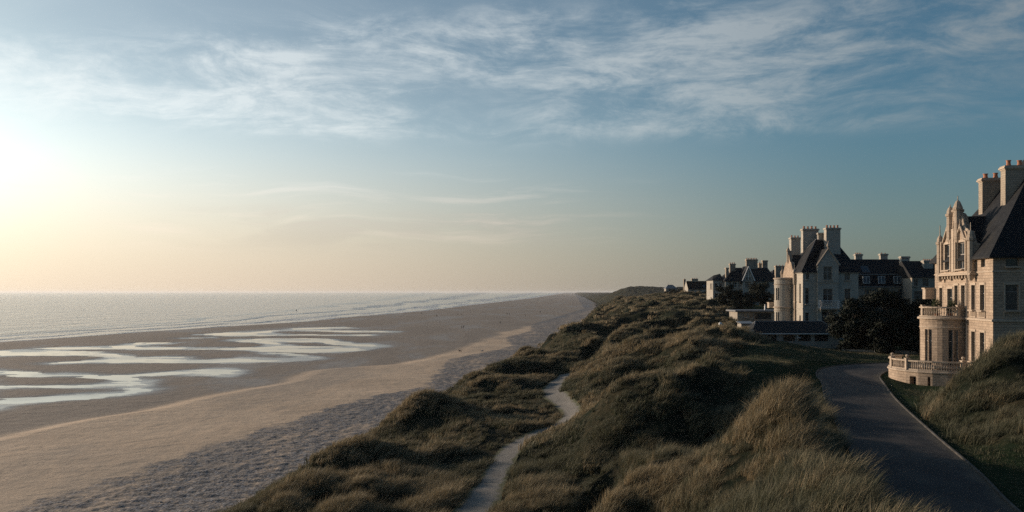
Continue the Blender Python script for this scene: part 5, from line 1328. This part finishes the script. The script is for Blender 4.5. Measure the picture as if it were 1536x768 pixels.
PE = [(692.6, 492.2, 100, 'left walker in dark clothes of the close pair on the sand', 'cloth_dark'), (695.6, 492.0, 80, 'right walker in dark clothes of the close pair on the sand', 'cloth_dark'),
      (655.2, 474.8, 20, 'lone walker in dark clothes nearest the surf', 'cloth_dark'), (686.8, 472.4, -70, 'left walker of the far pair beyond the close pair', 'cloth_dark'), (691.6, 472.3, -60, 'right walker of the far pair beyond the close pair', 'cloth_blue'),
      (750.4, 485.2, 150, 'lone dark walker right of the close pair', 'cloth_dark'), (760.6, 471.8, 30, 'left walker of the far pair near the dunes', 'cloth_dark'), (764.2, 471.8, 60, 'right walker of the far pair near the dunes', 'cloth_blue'),
      (810.5, 468.6, 10, 'lone far walker close below the distant dunes', 'cloth_dark'), 
      (788.5, 474.0, 90, 'walker in navy coat on the far grey sand, right of the far pair', 'cloth_blue'), (632.5, 470.8, 40, 'leftmost walker, dark, at the edge of the surf', 'cloth_dark')]
for u, v, rz, lb, cl in PE:
    x, y, _ = pz(u, v, .25); person(x, y, R(rz), lb, M[cl], random.uniform(.15, .32), h=random.uniform(1.62, 1.82))

def dog(x, y, rz, label, m_):
    z = gz(x, y); t = empty('dog', (x, y, z), label, 'dog', 'dogs loose on the sand'); t.rotation_euler.z = rz
    J = {'rump': (0, -.32, .50, .11), 'mid': (0, -.05, .50, .12), 'chest': (0, .25, .50, .14), 'neck': (0, .42, .64, .08), 'head': (0, .52, .74, .085), 'snout': (0, .68, .70, .04),
         'tail': (0, -.45, .55, .03), 'tip': (0, -.66, .68, .015), 'ear': (.05, .49, .82, .025), 'ear2': (-.05, .49, .82, .025)}
    E = [('rump', 'mid'), ('mid', 'chest'), ('chest', 'neck'), ('neck', 'head'), ('head', 'snout'), ('rump', 'tail'), ('tail', 'tip'), ('head', 'ear'), ('head', 'ear2')]
    for s_, n_ in ((-.09, 'l'), (.09, 'r')):
        k = .07 if s_ > 0 else -.05
        J['hk'+n_] = (s_, -.26+k, .36, .06); J['hh'+n_] = (s_, -.42+k, .20, .03); J['hp'+n_] = (s_, -.36+k, .03, .03); J['fe'+n_] = (s_, .25-k, .34, .05); J['fw'+n_] = (s_, .24-k, .18, .03); J['fp'+n_] = (s_, .27-k, .03, .03)
        E += [('rump', 'hk'+n_), ('hk'+n_, 'hh'+n_), ('hh'+n_, 'hp'+n_), ('chest', 'fe'+n_), ('fe'+n_, 'fw'+n_), ('fw'+n_, 'fp'+n_)]
    bm = bmesh.new(); L = bm.verts.layers.skin.verify(); vs = {}
    for k, v_ in J.items():
        v = bm.verts.new(v_[:3]); v[L].radius = (v_[3],)*2; v[L].use_root = k == 'mid'; vs[k] = v
    for a, b in E: bm.edges.new((vs[a], vs[b]))
    me = bpy.data.meshes.new('dog'); bm.to_mesh(me); bm.free(); o = link('body', me, m_, t); o.modifiers.new('skin', 'SKIN'); q = o.modifiers.new('smooth', 'SUBSURF'); q.levels = q.render_levels = 1
x, y, _ = pz(690.2, 528.2, .1); dog(x, y, R(70), 'dark dog on the pale sand beside the shingle', M['cloth_dark'])
x, y, _ = pz(723.3, 528.2, .1); dog(x, y, R(-60), 'pale dog at the edge of the shingle', M['cloth_pale'])

# ---------------------------------------------------------------- marram grass on the dunes (stuff)
rs = np.random.RandomState(5)
def tuft(n, h, rad, w, lean, seed, segs=3, spread=.35):
    r = np.random.RandomState(seed); V = []; Fc = []; T = []
    for i in range(n):
        a = r.uniform(0, 2*math.pi); d0 = rad*math.sqrt(r.rand()); bx, by = d0*math.cos(a), d0*math.sin(a)
        hh = h*r.uniform(.45, 1.1); out = r.uniform(.1, 1)*spread*hh; a2 = a+r.normal()*.5
        dx, dy = math.cos(a2)*out+lean*hh*r.uniform(.5, 1.4), math.sin(a2)*out-lean*.3*hh
        th = r.uniform(0, math.pi); wx, wy = math.cos(th)*w*.5, math.sin(th)*w*.5; b = len(V)
        for k in range(segs):
            t = k/segs; ww = 1-t*.6; zz = hh*(t-.22*t*t*(out/hh+lean)); c = t**1.8
            V += [(bx+dx*c-wx*ww, by+dy*c-wy*ww, zz-.06*(k == 0)), (bx+dx*c+wx*ww, by+dy*c+wy*ww, zz-.06*(k == 0))]; T += [t, t]
        V.append((bx+dx, by+dy, hh*(1-.22*(out/hh+lean)))); T.append(1)
        for k in range(segs-1): Fc.append((b+2*k, b+2*k+1, b+2*k+3, b+2*k+2))
        Fc.append((b+2*segs-2, b+2*segs-1, b+2*segs))
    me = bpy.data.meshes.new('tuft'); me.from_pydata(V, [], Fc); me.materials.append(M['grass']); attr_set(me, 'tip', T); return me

def scatter(name, protos, pts, rotz, scl, idx, tint, tilt, m_=None, label=None, kind='stuff'):
    me = bpy.data.meshes.new(name); me.vertices.add(len(pts)); me.vertices.foreach_set('co', np.asarray(pts, np.float32).ravel())
    attr_set(me, 'rot', np.stack([tilt[:, 0], tilt[:, 1], rotz], -1), 'FLOAT_VECTOR'); attr_set(me, 'scl', scl, 'FLOAT_VECTOR'); attr_set(me, 'idx', idx, 'INT'); attr_set(me, 'tint', tint)
    o = link(name, me, None); tag(o, label, kind=kind)
    ng = bpy.data.node_groups.new(name, 'GeometryNodeTree'); ng.interface.new_socket('Geometry', in_out='INPUT', socket_type='NodeSocketGeometry'); ng.interface.new_socket('Geometry', in_out='OUTPUT', socket_type='NodeSocketGeometry')
    N = ng.nodes; Lk = ng.links; gi = N.new('NodeGroupInput'); go = N.new('NodeGroupOutput'); ins = N.new('GeometryNodeInstanceOnPoints'); j = N.new('GeometryNodeGeometryToInstance')
    for p in protos[::-1]:
        po = bpy.data.objects.new(name+'_source', p); oi = N.new('GeometryNodeObjectInfo'); oi.inputs['Object'].default_value = po; Lk.new(oi.outputs['Geometry'], j.inputs[0])
        po.use_fake_user = True
    def na(nm, t): a = N.new('GeometryNodeInputNamedAttribute'); a.data_type = t; a.inputs[0].default_value = nm; return a.outputs[0]
    Lk.new(gi.outputs[0], ins.inputs['Points']); Lk.new(j.outputs[0], ins.inputs['Instance']); ins.inputs['Pick Instance'].default_value = True
    Lk.new(na('idx', 'INT'), ins.inputs['Instance Index']); Lk.new(na('rot', 'FLOAT_VECTOR'), ins.inputs['Rotation']); Lk.new(na('scl', 'FLOAT_VECTOR'), ins.inputs['Scale'])
    Lk.new(ins.outputs[0], go.inputs[0])
    o.modifiers.new('scatter', 'NODES').node_group = ng
    return o

def cand(n, y0, y1, seed):
    r = np.random.RandomState(seed); y = np.sqrt(r.uniform(y0*y0, y1*y1, n)); t = r.uniform(-.50, .66, n); return t*y+r.uniform(-1, 1, n)*3, y
def cover(n, y0, y1, seed, base, short=False):
    x, y = cand(n, y0, y1, seed); z, m_ = land(x, y); r = np.random.RandomState(seed+1)
    clump = fbm(x, y, 3.2*(1+y0/150), 3, 101); big = fbm(x, y, 14, 3, 111)
    hw = np.interp(y, [0, 55, 75, 95], [2.6, 2.6, 3.5, 3.6])
    ok = (m_['dune'] > .12) & (m_['pd'] > 1.05+.6*r.rand(n)) & (m_['rd'] > hw+.12+.5*r.rand(n)) & (np.hypot(x, y) > 13)
    if short: ok &= (m_['lawn'] > .35) & (r.rand(n) < .8)
    else: ok &= (m_['lawn'] < .25+.2*r.rand(n)) & (r.rand(n) < np.clip(base-.1+1.5*clump, .06, 1))
    # nothing grows through a house
    for bx0, bx1, by0, by1 in ((33, 60, 72, 92), (48, 60, 148, 165), (62, 80, 158, 176), (54, 74, 236, 262), (46, 58, 186, 197), (34.8, 49, 129, 137), (75, 90, 379, 390)):
        ok &= ~((x > bx0) & (x < bx1) & (y > by0) & (y < by1))
    return x[ok], y[ok], z[ok], clump[ok], big[ok], {k: v[ok] for k, v in m_.items()}

tn = [tuft(70, .85, .30, .016, .42, 1), tuft(60, .70, .26, .015, .55, 2), tuft(85, .95, .34, .016, .35, 3), tuft(50, .60, .36, .016, .7, 4), tuft(26, 1.05, .22, .014, .30, 5, 4, .5)]
tm = [tuft(46, .80, .42, .04, .45, 11, 2), tuft(40, .65, .40, .04, .6, 12, 2), tuft(50, .9, .46, .045, .38, 13, 2)]
tf = [tuft(34, .8, .9, .12, .35, 21, 2), tuft(30, .7, 1.0, .12, .5, 22, 2)]
ts = [tuft(40, .16, .30, .014, .2, 31, 2, .7), tuft(36, .12, .32, .014, .1, 32, 2, .9)]
def lay(name, protos, x, y, z, clump, big, s0, s1, label, hz=1.0, straw=.0):
    hum = _q['hum']; straw = straw+.26*np.clip(hum, -1.5, 1.5)-.30*sst(x-23-.0*y, 0, 3)*(y < 75)*(y > 36)-.10+.22*(1-sst(y, 42, 56))*(1-sst(x, 18, 22))*sst(x-.12*y, -2, 2)
    n = len(x); r = np.random.RandomState(len(x)); s = r.uniform(s0, s1, n)*(.92+.6*np.clip(clump, -.6, 1))
    sc3 = np.stack([s*r.uniform(.9, 1.25, n), s*r.uniform(.9, 1.25, n), s*hz*r.uniform(.75, 1.15, n)], -1)
    sc3[:, 2] *= .86; tint = np.clip(.38+straw+.75*big+.35*clump+.22*r.normal(size=n), 0, 1)
    return scatter(name, protos, np.stack([x, y, z-.03], -1), r.normal(size=n)*.75, sc3, r.randint(0, len(protos), n), tint, r.normal(size=(n, 2))*.12, label=label)
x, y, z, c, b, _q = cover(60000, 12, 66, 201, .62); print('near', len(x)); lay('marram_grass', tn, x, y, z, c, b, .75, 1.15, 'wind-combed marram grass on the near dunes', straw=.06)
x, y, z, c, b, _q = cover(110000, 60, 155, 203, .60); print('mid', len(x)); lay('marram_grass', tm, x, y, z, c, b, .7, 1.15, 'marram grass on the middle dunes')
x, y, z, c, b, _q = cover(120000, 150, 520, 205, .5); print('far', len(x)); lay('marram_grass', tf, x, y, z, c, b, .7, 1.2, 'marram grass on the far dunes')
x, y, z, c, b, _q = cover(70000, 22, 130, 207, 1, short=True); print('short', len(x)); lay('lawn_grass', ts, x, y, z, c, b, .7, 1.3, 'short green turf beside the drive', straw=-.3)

# pebbles and clods on the shingle strip
ic = []
for k in range(4):
    bm = bmesh.new(); bmesh.ops.create_icosphere(bm, subdivisions=1, radius=.5)
    for v in bm.verts: v.co *= random.uniform(.7, 1.2); v.co.z *= .55
    me = bpy.data.meshes.new('stone'); bm.to_mesh(me); bm.free(); me.materials.append(M['pebble']); ic.append(me)
r = np.random.RandomState(9); n = 90000; y = np.sqrt(r.uniform(74**2, 330**2, n)); x = r.uniform(-48, 30, n); z, m_ = land(x, y)
ok = (m_['peb'] > .4) & (m_['dune'] < .1) & (r.rand(n) < np.clip(.12+1.0*fbm(x, y, 6, 3, 121), 0, 1)) & (m_['foot'] > -45)
x, y, z = x[ok], y[ok], z[ok]; n = len(x); print('stones', n)
s = np.exp(r.normal(size=n)*.6)*.075
scatter('shingle', ic, np.stack([x, y, z], -1), r.uniform(0, 6.28, n), np.stack([s, s*.8, s*.8], -1), r.randint(0, 4, n), r.rand(n), r.normal(size=(n, 2))*.2, label='grey pebbles strewn along the foot of the dunes')

# ---------------------------------------------------------------- sea air: a box of thin even haze round the whole scene
hb = bpy.data.meshes.new('haze'); bm = bmesh.new(); box(bm, (-43000, -400, -2.5), (147500, 0, 0), (0, 43500, 0), (0, 0, 39.5)); bm.to_mesh(hb); bm.free()
hm = bpy.data.materials.new('sea_haze'); hm.use_nodes = True; nt = hm.node_tree
nt.nodes.remove(nt.nodes['Principled BSDF']); pv = nt.nodes.new('ShaderNodeVolumePrincipled'); pv.inputs['Color'].default_value = (.86, .90, .95, 1); pv.inputs['Density'].default_value = HAZE; pv.inputs['Anisotropy'].default_value = .35
nt.links.new(pv.outputs[0], nt.nodes['Material Output'].inputs['Volume'])
tag(link('haze', hb, hm), 'thin sea haze over the whole coast', kind='stuff')
